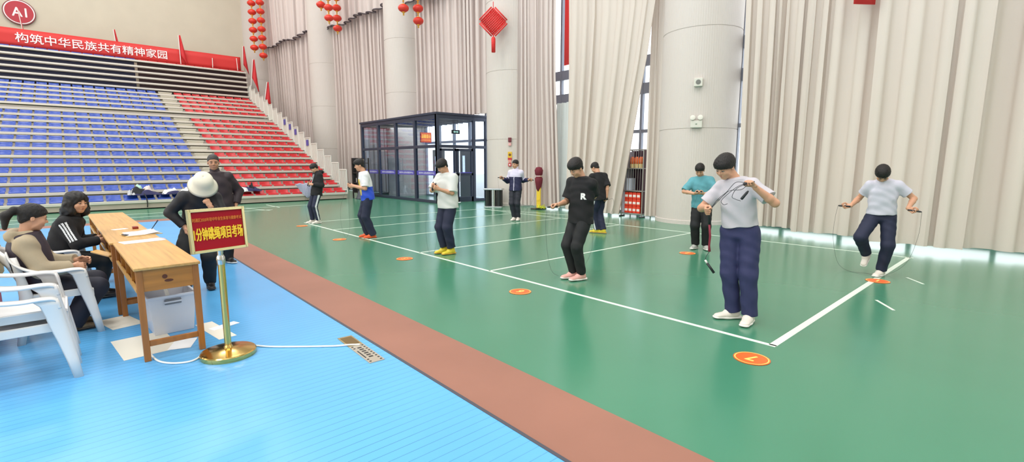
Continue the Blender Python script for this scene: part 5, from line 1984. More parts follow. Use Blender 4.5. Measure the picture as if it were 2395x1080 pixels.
        a2, b2 = hp_(0, 0.085, fr_ + 0.035), hp_(0, -0.10, sp.get('nape', -0.05) - 0.035)
        n2 = nrm(np.cross(HL, nrm(b2 - a2)))
        H2.clip(a2, -n2 if n2 @ HU > 0 else n2)
        HFd.D = np.minimum(HFd.D, H2.D)
        HFd.rough(sp.get('hrough', 0.0017), 170, 5)
        if style == 'tail':
            HFd.cone(hp_(0, -0.095, 0.050), hp_(0, -0.135, 0.045), 0.030 * q, 0.026 * q, 0.01)
            HFd.cone(hp_(0, -0.135, 0.045), hp_(0.0, -0.180, -0.02), 0.030 * q, 0.036 * q, 0.02)
            HFd.cone(hp_(0.0, -0.180, -0.02), hp_(0.0, -0.165, -0.13), 0.036 * q, 0.018 * q, 0.02)
    if style == 'crop':
        pass
    hair = HFd.obj('hair', sp.get('hairmat', M_HAIR), root)
    hair.data.validate()

    # ---- top
    tp = sp['top']
    inf = tp.get('loose', 0.02)
    F = Field(lo, hi, h)
    hem = tp.get('hem', -0.10)
    wd = tp.get('wide', 0.0)
    nodes = [(0.0, 0.162 + wd, 0.119), (0.22, 0.150 + wd, 0.110), (0.52, 0.154 + wd, 0.116), (0.76, 0.152 + wd * 0.6, 0.108), (0.86, 0.128 + wd * 0.3, 0.092), (0.97, 0.080, 0.068)]
    nodes = [(f_, (a_ + inf) * S, (b_ + inf) * S) for f_, a_, b_ in nodes]
    F.stack(sp_at, hem, 0.97, nodes, cutlo=True)
    slv = tp.get('sleeve', 0.7)
    sr = tp.get('sr', 0.068)
    for key in 'RL':
        sh, e, w = arms[key][:3]
        F.cone(nb - su * 0.05 * S + (sh - nb) * 0.2, sh, 0.045 * S, (sr - 0.004) * S, 0.04)
        if slv <= 1.0:
            F.cone(sh, sh + (e - sh) * slv, (sr - 0.004) * S, (sr + 0.006) * S, 0.04, cut=True)
        else:
            F.cone(sh, e, (sr - 0.002) * S, (sr - 0.006) * S, 0.04)
            F.cone(e, e + (w - e) * (slv - 1), (sr - 0.004) * S, (sr - 0.018) * S, 0.02, cut=True)
    hp0, _l = sp_at(hem)
    if tp.get('collar'):
        c0 = nb - su * 0.02 * S
        F.cone(c0, c0 + (neck_top - c0) * tp['collar'], 0.075 * S, 0.066 * S, 0.02)
    if tp.get('hood'):
        F.flat(nb - cf * 0.085 * S - cl * 0.09 * S + su * 0.01, nb - cf * 0.085 * S + cl * 0.09 * S + su * 0.01, cf, (0.05 * S, 0.05 * S), (0.05 * S, 0.05 * S), 0.04, 0.03)
        F.cone(nb - cf * 0.06 * S - cl * 0.08 * S + su * 0.02, nb + cf * 0.05 * S - cl * 0.06 * S + su * 0.005, 0.032 * S, 0.022 * S, 0.03)
        F.cone(nb - cf * 0.06 * S + cl * 0.08 * S + su * 0.02, nb + cf * 0.05 * S + cl * 0.06 * S + su * 0.005, 0.032 * S, 0.022 * S, 0.03)
    F.wrinkle(tp.get('wr', 0.005), 1.0, sp.get('seed', 1))
    pick = None
    ctx = dict(pel=pel, nb=nb, su=su, cl=cl, cf=cf, arms=arms, legs=legs, S=S, hip_l=hip_l, HC=HC, sl=sl)
    if 'pick' in tp:
        pick = lambda P: tp['pick'](P, ctx)
    top = F.obj(tp.get('name', 't_shirt'), tp['mat'], root, pick)
    if tp.get('name') in ('t_shirt', 'jersey'):
        ring = []
        nd = nrm(neck_top - nb)
        for k in range(25):
            an = 2 * math.pi * k / 24
            ring.append(tuple(nb + nd * 0.002 - su * 0.022 * S + cl * math.cos(an) * 0.068 * S + cf * (math.sin(an) * 0.066 * S + 0.004) - su * 0.020 * S * math.sin(an)))
        MB().tube(ring, 0.0075 * S, 8, cap=False).build('collar', tp['mat'] if not isinstance(tp['mat'], list) else tp['mat'][0], top, True)
    # extra layer (vest)
    if 'vest' in sp:
        vs_ = sp['vest']
        F = Field(lo, hi, h)
        F.stack(sp_at, hem - 0.02, 0.985, [(f_, a_ + 0.026 * S, b_ + 0.022 * S) for f_, a_, b_ in nodes], cutlo=True)
        F.wrinkle(0.004, 1.0, 9)
        F.obj('vest', vs_['mat'], root)
    # ---- trousers
    bt_ = sp['bottom']
    F = Field(lo, hi, h)
    r0, r1, r2 = bt_.get('r', (0.098, 0.078, 0.068))
    p0, l0 = sp_at(-0.12)
    p1, l1 = sp_at(0.16)
    F.flat(pel - up * 0.055 * S * (1 if abs(su[2]) > 0.6 else 0), p1, hip_l, (0.156 * S, 0.145 * S), (0.116 * S, 0.106 * S), 0.07 * S, 0.045, p=2.1)
    for key in 'RL':
        a, k_, an = legs[key]
        F.cone(a, k_, r0 * S, r1 * S, 0.03)
        lastd = nrm(an - k_)
        stop = an - lastd * bt_.get('gap', 0.0) * S
        F.cone(k_, stop + lastd * 0.022 * S, r1 * S, r2 * S, 0.025, cut=True)
    F.wrinkle(bt_.get('wr', 0.0055), 0.9, sp.get('seed', 1) + 10)
    pick = None
    if 'pick' in bt_:
        pick = lambda P: bt_['pick'](P, ctx)
    F.obj('trousers', bt_['mat'], root, pick)
    # ---- shoes
    sm = sp['shoes']
    for key, ang, pit in (('R', sp.get('fR', sp.get('hip', sp['face'])), sp.get('pR', 0)), ('L', sp.get('fL', sp.get('hip', sp['face'])), sp.get('pL', 0))):
        an = legs[key][2]
        f_, l_ = facing(ang)
        pp = math.radians(pit)
        ff = f_ * math.cos(pp) - up * math.sin(pp)
        uu = f_ * math.sin(pp) + up * math.cos(pp)
        k = S * sm.get('k', 1.0)

        def fp(x, z):
            return an + ff * x * k + uu * z * k
        F = Field(an - 0.26, an + 0.26, min(h, 0.005))
        F.flat(fp(-0.030, -0.036), fp(0.05, -0.036), l_, (0.040 * k, 0.043 * k), (0.042 * k, 0.040 * k), 0.035 * k, 0.02)
        F.flat(fp(0.05, -0.042), fp(0.145, -0.052), l_, (0.043 * k, 0.042 * k), (0.036 * k, 0.024 * k), 0.042 * k, 0.02)
        F.cone(fp(-0.012, -0.03), fp(-0.008, 0.012), 0.044 * k, 0.043 * k, 0.02)
        F.cone(fp(0.0, -0.01), fp(0.055, -0.024), 0.040 * k, 0.034 * k, 0.02)
        F.clip(fp(0, -0.062), -uu)
        sh_ = F.obj('shoe', sm['mat'], root)
        F = Field(an - 0.26, an + 0.26, min(h, 0.005))
        F.flat(fp(-0.045, -0.066), fp(0.06, -0.068), l_, (0.043 * k, 0.042 * k), (0.016 * k, 0.014 * k), 0.040 * k, 0.01, p=2.6)
        F.flat(fp(0.06, -0.068), fp(0.150, -0.066), l_, (0.044 * k, 0.045 * k), (0.014 * k, 0.013 * k), 0.045 * k, 0.01, p=2.6)
        F.clip(fp(0, -0.080), -uu)
        F.obj('sole', sm.get('sole', sm['mat']), sh_)
    ctx.update(root=root, top=top, body=body, hp=hp_, Hax=Hax, q=q, tds=tds, HF=HF, HU=HU, HL=HL)
    return ctx


def grip(c, key):
    """centre and axis of what the closed hand holds, in the person's own frame"""
    sh, e, w, d, n = c['arms'][key]
    S = c['S']
    return w + d * 0.082 * S + n * 0.022 * S, nrm(c['tds'][key])


def to_world(c, p):
    return c['root'].matrix_basis @ Vector(tuple(p))


def decal(name, me, M, target, m, depth=0.25, lift=0.005):
    """lettering laid onto the cloth it is printed on"""
    tm = target.data
    bv = BVHTree.FromPolygons([v.co for v in tm.vertices], [tuple(p.vertices) for p in tm.polygons])
    n = Vector((M[0][2], M[1][2], M[2][2])).normalized()
    me.transform(M)
    for v in me.vertices:
        hit = bv.ray_cast(v.co + n * depth, -n)
        if hit[0] is not None:
            v.co = hit[0] + n * lift
    me.materials.clear()
    me.materials.append(m)
    o = bpy.data.objects.new(name, me)
    COL.objects.link(o)
    o.parent = target
    return o


M_GRIP = mat('black_rope_handle', rgb(28, 28, 34), 0.4)
M_ROPE = mat('dark_rope_cord', rgb(58, 56, 62), 0.5)


def jump_rope(label, handles, cords, rcord=0.0035, cm=None, hm=None, hl=0.15):
    """handles: (centre, axis, cord end +1/-1) in world; cords: world polylines"""
    c0 = handles[0][0]
    t = thing('jump_rope', label, 'jump rope', tuple(c0))
    o = Vector(c0)
    for c, ax, *r in handles:
        ax = Vector(ax).normalized()
        c = Vector(c) - o
        L = hl
        MB().tube([c - ax * L / 2, c - ax * (L / 2 - 0.012), c, c + ax * (L / 2 - 0.02), c + ax * L / 2], [0.010, 0.0135, 0.0125, 0.0115, 0.006], 12).build('handle', hm or M_GRIP, t, True)
    for pl in cords:
        MB().tube([Vector(p) - o for p in smoothpath(pl, 8)], rcord, 6).build('cord', cm or M_ROPE, t, True)
    return t

# ------------------------------------------------------------------ the people
M_NAVY = mat('navy_track_cloth', rgb(29, 34, 60), 0.75, bump=0.1, bscale=120)
M_BLACKC = mat('black_cotton', rgb(23, 22, 25), 0.85, bump=0.1, bscale=120)
M_BLACKT = mat('black_trouser_cloth', rgb(20, 21, 24), 0.75)
M_GREYT = mat('pale_grey_tee_cloth', rgb(194, 189, 196), 0.85, bump=0.1, bscale=140)
M_WHITET = mat('white_tee_cloth', rgb(212, 213, 210), 0.85, bump=0.1, bscale=140)
M_BLUET = mat('pale_blue_grey_tee_cloth', rgb(202, 200, 214), 0.85, bump=0.1, bscale=140)
M_TEAL = mat('teal_tee_cloth', rgb(92, 156, 168), 0.85, bump=0.1, bscale=140, var=0.12, vscale=9)
M_JWHITE = mat('white_jersey', rgb(226, 226, 230), 0.6)
M_JBLUE = mat('royal_blue_jersey', rgb(36, 78, 204), 0.55)
M_JYEL = mat('yellow_jersey', rgb(214, 190, 92), 0.6)
M_STRIPE = mat('white_side_stripe', rgb(222, 224, 228), 0.7)
M_LILAC = mat('lilac_white_jacket_cloth', rgb(214, 208, 230), 0.75)
M_JNAVY = mat('navy_jacket_nylon', rgb(36, 36, 74), 0.65)
M_DARKJ = mat('dark_jacket_nylon', rgb(27, 26, 32), 0.6)
M_MAROONJ = mat('maroon_black_jacket', rgb(44, 30, 37), 0.6)
M_BEIGE = mat('beige_hoodie_cloth', rgb(170, 155, 130), 0.85, bump=0.1, bscale=120)
M_VEST = mat('dark_plum_vest', rgb(48, 38, 50), 0.6)
M_SH_WHITE = mat('white_shoe', rgb(226, 216, 206), 0.55)
M_SH_SOLE = mat('white_sole', rgb(232, 228, 222), 0.5)
M_SH_PINK = mat('pink_shoe', rgb(226, 170, 160), 0.55)
M_SH_YEL = mat('yellow_shoe', rgb(222, 200, 52), 0.5)
M_SH_YELS = mat('ochre_sole', rgb(206, 160, 60), 0.5)
M_SH_OR = mat('orange_shoe', rgb(226, 92, 40), 0.5)
M_SH_BLK = mat('black_shoe', rgb(28, 28, 30), 0.45)
M_SH_BROWN = mat('brown_shoe', rgb(112, 96, 74), 0.7, var=0.3, vscale=40)
M_HATM = mat('cream_hat_cloth', rgb(224, 218, 200), 0.8)


def side_stripe(P, c):
    """material 1 along the outer seam of both legs"""
    out = np.zeros(len(P), int)
    for key, s_ in (('R', -1), ('L', 1)):
        hp0, k_, an = c['legs'][key]
        for a, b in ((hp0, k_), (k_, an)):
            ab = b - a
            t = ((P - a) @ ab) / (ab @ ab)
            o = P - (a + np.clip(t, 0, 1)[:, None] * ab)
            r = np.linalg.norm(o, axis=1)
            lat = o @ c['hip_l'] * s_
            out[(t > -0.1) & (t < 1.02) & (r < 0.14) & (lat > 0.955 * r)] = 1
    return out


# 1 -- the boy nearest the camera
c1 = make_person(dict(
    label='boy in pale grey T-shirt and navy trousers untangling a looped skipping rope',
    base=(4.97, 2.06), H=1.74, h=0.0042, face=-22, hip=-14, seed=1, pelvis=(-0.035, 0.02, 0.945), neck=(-0.105, -0.01, 1.455),
    head=(-0.205, -0.075, 1.565), look=(-36, 30, -4), hair='bowl', hairvol=1.06, fringe=0.030, nape=-0.045,
    wR=(-0.352, -0.21, 1.165), eR=(-0.5, 0.6, -0.5), dR=(0.05, -0.75, -0.35), nR=(0.9, -0.2, 0.1), cR=1.0,
    wL=(0.075, -0.29, 1.375), eL=(0.9, 0.2, -0.75), dL=(-0.42, -0.35, 0.55), nL=(-0.75, -0.45, -0.45), cL=0.92,
    aR=(-0.05, 0.00, 0.088), aL=(0.10, -0.09, 0.088), fR=-62, fL=-14,
    top=dict(name='t_shirt', mat=M_GREYT, sleeve=0.72, hem=0.055, wide=-0.006, loose=0.016, sr=0.066, wr=0.006),
    bottom=dict(mat=mat('blue_navy_track_cloth', rgb(42, 46, 86), 0.75, bump=0.1, bscale=120), r=(0.104, 0.084, 0.074), gap=0.02, wr=0.007),
    shoes=dict(mat=M_SH_WHITE, sole=M_SH_SOLE, k=1.04)))

# 2 -- black shirt with the letter R
c2 = make_person(dict(
    label='boy in a black T-shirt with a white R, one arm held out sideways',
    base=(5.06, 4.32), H=1.72, h=0.005, face=-34, hip=-48, seed=2, pelvis=(0.03, 0.02, 0.90), neck=(0.035, 0.0, 1.420),
    head=(-0.045, -0.055, 1.535), look=(-50, 34, -4), hair='volume', hairvol=1.04, fringe=0.040,
    wR=(-0.275, -0.14, 1.050), eR=(-0.1, 0.3, -0.9), dR=(-0.95, -0.15, -0.12), nR=(-0.1, -0.55, -0.8), cR=0.9,
    wL=(0.05, 0.17, 0.97), eL=(0.45, 0.6, -0.2), cL=0.5,
    aR=(-0.055, 0.03, 0.088), aL=(0.055, -0.06, 0.088), fR=-66, fL=-58,
    top=dict(name='t_shirt', mat=M_BLACKC, sleeve=0.80, hem=-0.20, wide=0.012, sr=0.074, wr=0.006),
    bottom=dict(mat=M_BLACKT, r=(0.102, 0.080, 0.062), gap=0.03),
    shoes=dict(mat=M_SH_PINK, sole=M_SH_SOLE)))
f_, l_ = facing(-34)
decal('lettering', text_mesh('R', 0.108, 0.0, 0.006), frame_m(tuple(V(0.075, 0, 1.165) + f_ * 0.12 + l_ * 0.075), tuple(l_), (0, 0, 1)), c2['top'], mat('white_shirt_print', rgb(228, 228, 226), 0.7))

# 3 -- white shirt, yellow shoes
c3 = make_person(dict(
    label='boy in a loose white T-shirt and yellow shoes looking down at his hands',
    base=(4.79, 7.16), H=1.72, h=0.006, face=-44, hip=-50, seed=3, pelvis=(0.035, 0.0, 0.92), neck=(0.02, 0.0, 1.435),
    head=(-0.05, -0.055, 1.550), look=(-56, 34, 0), hair='bowl', hairvol=1.04, fringe=0.036,
    wR=(-0.165, -0.20, 1.185), eR=(-0.5, 0.4, -0.6), dR=(-0.7, -0.4, 0.35), nR=(0.6, -0.6, 0.2), cR=0.8,
    wL=(-0.115, -0.26, 1.165), eL=(0.7, 0.1, -0.7), dL=(-0.75, -0.2, 0.35), nL=(-0.2, 0.8, 0.2), cL=0.8,
    aR=(-0.04, 0.03, 0.086), aL=(0.085, -0.08, 0.086), fR=-66, fL=-60,
    top=dict(name='t_shirt', mat=M_WHITET, sleeve=0.92, hem=-0.19, wide=0.022, sr=0.080, loose=0.026, wr=0.006),
    bottom=dict(mat=M_NAVY, r=(0.104, 0.088, 0.074), gap=0.06),
    shoes=dict(mat=M_SH_YEL, sole=M_SH_YELS, k=1.02)))


def jersey(P, c):
    t = ((P - c['pel']) @ c['su']) / c['sl']
    o = P - (c['pel'] + t[:, None] * c['su'] * c['sl'])
    out = np.where(t < 0.36, 1, 0)
    fr = o @ c['cf']
    out[(fr > 0.03) & (t > 0.05) & (t < 0.72) & (np.abs(o @ c['cl'] - 0.02) < 0.075)] = 2
    lat = np.abs(o @ c['cl'])
    out[(lat > 0.19) & (t > 0.36)] = 0
    return out


# 4 -- blue and yellow jersey
c4 = make_person(dict(
    label='boy in a white, blue and yellow football jersey and orange shoes, in profile',
    base=(4.63, 9.82), H=1.72, h=0.0065, face=-82, hip=-80, seed=4, pelvis=(-0.06, 0.0, 0.915), neck=(-0.125, 0.0, 1.425),
    head=(-0.200, -0.01, 1.560), look=(-88, 14, 0), hair='volume', fringe=0.045,
    wR=(-0.36, 0.07, 1.135), eR=(0.5, 0.4, -0.6), dR=(-0.9, -0.1, 0.1), cR=0.7,
    wL=(-0.33, -0.15, 1.125), eL=(0.6, -0.3, -0.6), dL=(-0.9, 0.1, 0.1), cL=0.7,
    aR=(-0.085, 0.085, 0.086), aL=(0.015, -0.08, 0.086), fR=-80, fL=-84,
    top=dict(name='jersey', mat=[M_JWHITE, M_JBLUE, M_JYEL], sleeve=0.85, hem=-0.18, wide=0.01, sr=0.074, pick=jersey),
    bottom=dict(mat=M_NAVY, r=(0.102, 0.088, 0.080), gap=0.0),
    shoes=dict(mat=M_SH_OR)))

# 5 -- black hoodie
c5 = make_person(dict(
    label='boy in a black hoodie and striped navy trousers, head bent over his hands',
    base=(4.61, 13.18), H=1.64, h=0.007, face=-70, hip=-66, seed=5, pelvis=(0.075, 0.0, 0.875), neck=(0.125, 0.0, 1.375),
    head=(0.045, -0.03, 1.475), look=(-84, 38, 0), hair='short', hairvol=1.03, fringe=0.045, bow=0.02,
    wR=(-0.055, 0.06, 1.06), eR=(0.6, 0.4, -0.6), dR=(-0.8, -0.2, 0.2), cR=0.8,
    wL=(-0.02, -0.14, 1.05), eL=(0.7, -0.2, -0.6), dL=(-0.8, 0.3, 0.2), cL=0.8,
    aR=(-0.06, 0.06, 0.084), aL=(0.075, -0.09, 0.084), kR=(-1, 0, 0), fR=-72, fL=-62,
    top=dict(name='hoodie', mat=M_BLACKC, sleeve=1.9, hem=-0.24, wide=0.01, sr=0.072, hood=True),
    bottom=dict(mat=[M_NAVY, M_STRIPE], r=(0.098, 0.076, 0.060), gap=0.03, pick=side_stripe),
    shoes=dict(mat=M_SH_WHITE, sole=M_SH_SOLE)))
fr_, lf_ = facing(-70)
for s_ in (-1, 1):
    pts = [c5['nb'] + fr_ * (0.105 + 0.03 * k) + lf_ * s_ * (0.03 + 0.012 * k) - V(0, 0, 0.06 + 0.075 * k) for k in range(4)]
    MB().tube([Vector(tuple(p)) for p in pts], 0.006, 6).build('drawstring', M_STRIPE, c5['top'], True)


def trackjacket(P, c):
    t = ((P - c['pel']) @ c['su']) / c['sl']
    o = P - (c['pel'] + t[:, None] * c['su'] * c['sl'])
    out = np.where(t < 0.60, 1, 0)
    for key in 'RL':
        sh, e, w = c['arms'][key][:3]
        ab = w - sh
        tt = ((P - sh) @ ab) / (ab @ ab)
        m = np.abs(o @ c['cl']) > 0.185
        side = ((P - c['nb']) @ c['cl']) * (1 if key == 'L' else -1) > 0
        out[m & side] = np.where(tt[m & side] > (0.50 if key == 'R' else 0.62), 1, 0)
    out[(np.abs(o @ c['cl']) < 0.010) & (o @ c['cf'] > 0.05) & (t < 0.86)] = 0
    return out


# 6 -- track jacket, arms out
c6 = make_person(dict(
    label='boy in a navy and white track jacket spreading both arms beside the steel bin',
    base=(9.15, 10.08), H=1.72, h=0.007, face=-22, hip=-22, seed=6, pelvis=(-0.05, 0.0, 0.92), neck=(-0.04, 0.0, 1.435),
    head=(-0.055, -0.03, 1.575), look=(-38, 6, 0), hair='short', fringe=0.050,
    wR=(-0.400, -0.08, 1.185), eR=(-0.3, 0.2, -0.9), dR=(-0.9, -0.2, 0.25), nR=(0.2, -0.9, 0.1), cR=0.8,
    wL=(0.315, -0.10, 1.150), eL=(0.4, 0.3, -0.8), dL=(0.9, -0.2, -0.15), nL=(-0.1, -0.9, 0.2), cL=0.8,
    aR=(-0.085, 0.0, 0.086), aL=(0.03, 0.0, 0.086), fR=-24, fL=-10,
    top=dict(name='track_jacket', mat=[M_LILAC, M_JNAVY], sleeve=1.95, hem=-0.15, sr=0.068, collar=0.55, pick=trackjacket),
    bottom=dict(mat=mat('dark_track_trousers', rgb(36, 38, 50), 0.7), r=(0.098, 0.078, 0.062), gap=0.02),
    shoes=dict(mat=M_SH_WHITE, sole=M_SH_SOLE)))

# 7 -- black shirt, seen from behind
c7 = make_person(dict(
    label='boy in a plain black T-shirt and yellow shoes with his back turned',
    base=(8.86, 6.93), H=1.68, h=0.0065, face=-150, hip=-128, seed=7, pelvis=(-0.005, 0.0, 0.89), neck=(-0.065, 0.06, 1.385),
    head=(-0.135, 0.115, 1.500), look=(-125, 34, 0), hair='short', fringe=0.05, nape=-0.045,
    wR=(0.145, -0.03, 0.845), eR=(0.5, -0.6, 0.0), dR=(-0.15, 0.1, -0.95), nR=(-0.8, 0.3, 0.0), cR=0.6,
    wL=(-0.20, 0.32, 1.0), eL=(-0.6, -0.2, -0.6), cL=0.7,
    aR=(0.085, -0.02, 0.086), aL=(-0.05, 0.03, 0.086), fR=-112, fL=-104,
    top=dict(name='t_shirt', mat=M_BLACKC, sleeve=1.0, hem=-0.26, wide=0.012, sr=0.076),
    bottom=dict(mat=[M_NAVY, M_STRIPE], r=(0.100, 0.084, 0.072), gap=0.02, pick=side_stripe),
    shoes=dict(mat=M_SH_YEL, sole=M_SH_YELS)))

# 8 -- teal shirt
c8 = make_person(dict(
    label='boy in a teal T-shirt and black trousers looking down at his hands',
    base=(8.63, 4.34), H=1.63, h=0.006, face=-6, hip=-4, seed=8, pelvis=(-0.03, 0.0, 0.87), neck=(-0.065, -0.02, 1.365),
    head=(-0.095, -0.085, 1.475), look=(-8, 34, 0), hair='short', hairvol=1.03, fringe=0.045,
    wR=(-0.165, -0.25, 1.055), eR=(-1, 0.2, -0.4), dR=(0.8, -0.45, 0.1), nR=(0.1, 0.3, 0.9), cR=0.85,
    wL=(-0.005, -0.25, 1.055), eL=(1, 0.2, -0.4), dL=(-0.8, -0.45, 0.1), nL=(-0.1, 0.3, 0.9), cL=0.85,
    aR=(-0.105, 0.0, 0.086), aL=(0.075, -0.04, 0.086), fR=-22, fL=16,
    top=dict(name='t_shirt', mat=M_TEAL, sleeve=0.92, hem=-0.16, wide=0.012, sr=0.072),
    bottom=dict(mat=M_BLACKT, r=(0.102, 0.088, 0.076), gap=0.03),
    shoes=dict(mat=mat('grey_white_shoe', rgb(176, 178, 172), 0.6), sole=M_SH_SOLE)))

# 9 -- skipping on one leg
c9 = make_person(dict(
    label='boy in a pale blue-grey T-shirt on one leg, arms spread, skipping',
    base=(8.44, 1.57), H=1.66, h=0.0055, face=6, hip=4, seed=9, pelvis=(-0.045, 0.03, 0.885), neck=(-0.045, -0.02, 1.375),
    head=(-0.075, -0.135, 1.455), look=(10, 58, 6), hair='short', hairvol=1.08, fringe=0.050,
    wR=(-0.400, -0.10, 1.000), eR=(-0.3, 0.5, -0.5), dR=(-0.9, -0.15, -0.32), nR=(0.1, -0.6, 0.75), cR=0.75,
    wL=(0.240, -0.13, 1.000), eL=(0.6, 0.5, -0.3), dL=(0.75, -0.2, -0.55), nL=(0.1, -0.6, 0.75), cL=0.75,
    aR=(-0.170, 0.05, 0.300), kR=(-0.35, -1.0, 0.1), pR=48, aL=(0.022, 0.0, 0.086), kL=(0.3, -0.8, 0), fR=-16, fL=-22,
    top=dict(name='t_shirt', mat=M_BLUET, sleeve=0.62, hem=0.02, sr=0.068, wr=0.006),
    bottom=dict(mat=[M_NAVY, M_STRIPE], r=(0.102, 0.084, 0.068), gap=0.03, pick=side_stripe),
    shoes=dict(mat=M_SH_WHITE, sole=M_SH_SOLE)))

# 10 -- bucket hat
c10 = make_person(dict(
    label='person in a cream bucket hat and dark jacket bending forward behind the red notice board',
    base=(1.11, 7.11), z0=0.010, H=1.64, h=0.005, face=2, hip=-4, seed=10, pelvis=(-0.06, 0.06, 0.80), neck=(-0.015, -0.12, 1.255), bow=0.04,
    head=(0.02, -0.235, 1.320), look=(6, 50, 0), hair='short', fringe=0.04,
    wR=(-0.205, -0.06, 0.815), eR=(-0.7, 0.3, -0.2), dR=(0.12, -0.15, -0.95), nR=(0.8, 0.2, 0), cR=0.4,
    wL=(0.075, -0.33, 1.075), eL=(0.7, 0.5, -0.9), dL=(-0.35, -0.05, 0.85), nL=(-0.6, 0.6, 0.2), cL=1.0,
    aR=(-0.235, 0.05, 0.10), kR=(-0.5, -1, 0), aL=(0.005, 0.0, 0.086), fR=-10, fL=6, shw=0.17,
    top=dict(name='jacket', mat=M_DARKJ, sleeve=1.9, hem=-0.12, wide=0.010, sr=0.068, loose=0.024),
    bottom=dict(mat=M_BLACKT, r=(0.112, 0.092, 0.070), gap=0.02),
    shoes=dict(mat=M_SH_BLK)))
hb = MB()
HLm = Matrix(((c10['HL'][0], c10['HF'][0], c10['HU'][0]), (c10['HL'][1], c10['HF'][1], c10['HU'][1]), (c10['HL'][2], c10['HF'][2], c10['HU'][2]))).to_4x4()
pf = [(0.160, -0.030), (0.164, -0.034), (0.150, -0.008), (0.122, 0.020), (0.112, 0.050), (0.108, 0.090), (0.095, 0.124), (0.070, 0.142), (0.03, 0.150), (0.001, 0.151)]
hb.lathe(pf + [(0.001, 0.145), (0.068, 0.136), (0.10, 0.088), (0.106, 0.046), (0.118, 0.014), (0.148, -0.014), (0.160, -0.030)], tuple(c10['hp'](0, -0.008, 0.02)), 40, HLm @ Matrix.Diagonal((0.98, 1.06, 1, 1)))
hb.build('bucket_hat', M_HATM, c10['root'], True)

# 11 -- older man behind
c11 = make_person(dict(
    label='man with cropped hair in a dark maroon jacket standing behind the person in the hat',
    base=(1.63, 8.81), z0=0.010, H=1.74, h=0.006, face=0, hip=4, seed=11, pelvis=(-0.02, 0.0, 0.94), neck=(-0.045, 0.0, 1.455), skin=M_SKIN2,
    head=(-0.062, -0.03, 1.605), look=(2, 6, 0), hair='short', hairvol=0.945, fringe=0.068, hairmat=mat('greying_black_hair', rgb(52, 48, 47), 0.6),
    wR=(-0.30, -0.02, 0.93), eR=(-0.5, 0.5, 0), wL=(0.20, -0.02, 0.93), eL=(0.5, 0.5, 0), cR=0.35, cL=0.35, dR=(0, -0.1, -1), dL=(0, -0.1, -1),
    aR=(-0.12, 0.02, 0.086), aL=(0.035, -0.02, 0.086), fR=-8, fL=28,
    top=dict(name='jacket', mat=M_MAROONJ, sleeve=1.9, hem=-0.16, wide=0.012, sr=0.074, loose=0.028, collar=0.45),
    bottom=dict(mat=M_BLACKT, r=(0.104, 0.084, 0.070), gap=0.0),
    shoes=dict(mat=M_SH_BLK, sole=M_SH_SOLE)))


def armstripes(P, c):
    out = np.zeros(len(P), int)
    sh, e, w = c['arms']['R'][:3]
    ab = nrm(e - sh)
    o = P - sh
    t = o @ ab
    o = o - t[:, None] * ab
    a = nrm(V(-0.3, -1.0, 0.25) - ab * (V(-0.3, -1.0, 0.25) @ ab))
    b = np.cross(ab, a)
    ph = np.arctan2(o @ b, o @ a)
    r = np.linalg.norm(o, axis=1)
    for k in (-0.42, 0.0, 0.42):
        out[(np.abs(ph - k) < 0.13) & (r < 0.12) & (t > 0.015) & (t < 0.24)] = 1
    return out


# 12 -- curly-haired woman at the desk
c12 = make_person(dict(
    label='seated woman with curly black hair and three white stripes on her black sleeve',
    base=(-0.27, 7.50), z0=0.0, H=1.62, h=0.0055, face=66, hip=84, seed=12, pelvis=(0.02, 0.0, 0.535), neck=(0.150, -0.02, 1.000), bow=0.02,
    head=(0.205, -0.055, 1.150), look=(34, 4, -4), hair='long', hairvol=0.98,
    wR=(0.37, -0.16, 0.715), eR=(-0.5, -0.5, -0.6), dR=(0.9, 0.25, -0.1), cR=0.55, nR=(0.1, 0.9, -0.3),
    wL=(0.36, 0.10, 0.715), eL=(-0.4, 0.5, -0.6), dL=(0.9, -0.1, -0.1), cL=0.5,
    aR=(0.30, -0.10, 0.096), kR=(1, -0.1, 0.5), aL=(0.32, 0.10, 0.096), kL=(1, 0.1, 0.5), fR=84, fL=84,
    top=dict(name='jacket', mat=[M_BLACKC, M_STRIPE], sleeve=1.88, hem=-0.10, wide=0.012, sr=0.072, collar=0.72, loose=0.028, pick=armstripes),
    bottom=dict(mat=M_BLACKT, r=(0.100, 0.078, 0.066)),
    shoes=dict(mat=M_SH_BLK)))

# 13 -- girl with the ponytail
c13 = make_person(dict(
    label='seated girl with a ponytail in a beige hoodie and dark vest',
    base=(-0.40, 6.20), z0=0.0, H=1.60, h=0.0048, face=84, hip=88, seed=13, pelvis=(0.035, 0.0, 0.535), neck=(-0.035, -0.01, 0.965), bow=0.02,
    head=(0.035, -0.02, 1.110), look=(98, 16, 0), hair='tail', hairvol=1.02, fringe=0.058, nape=-0.06,
    wR=(0.255, -0.155, 0.645), eR=(-0.4, -0.5, -0.7), dR=(0.9, 0.3, -0.15), nR=(0.2, 0.8, -0.4), cR=0.5,
    wL=(0.30, 0.06, 0.665), eL=(-0.4, 0.5, -0.6), dL=(0.9, -0.3, 0), nL=(0.1, -0.9, -0.2), cL=0.5,
    aR=(0.205, -0.11, 0.096), kR=(1, -0.15, 0.6), aL=(0.25, 0.10, 0.096), kL=(1, 0.1, 0.6), fR=84, fL=88,
    top=dict(name='hoodie', mat=M_BEIGE, sleeve=1.92, hem=-0.05, wide=0.012, sr=0.082, loose=0.022, hood=True, wr=0.008),
    vest=dict(mat=M_VEST),
    bottom=dict(mat=mat('dark_wide_trousers', rgb(34, 34, 48), 0.75), r=(0.110, 0.100, 0.094), gap=0.01),
    shoes=dict(mat=M_SH_BROWN, sole=mat('dark_brown_sole', rgb(70, 58, 46), 0.6))))

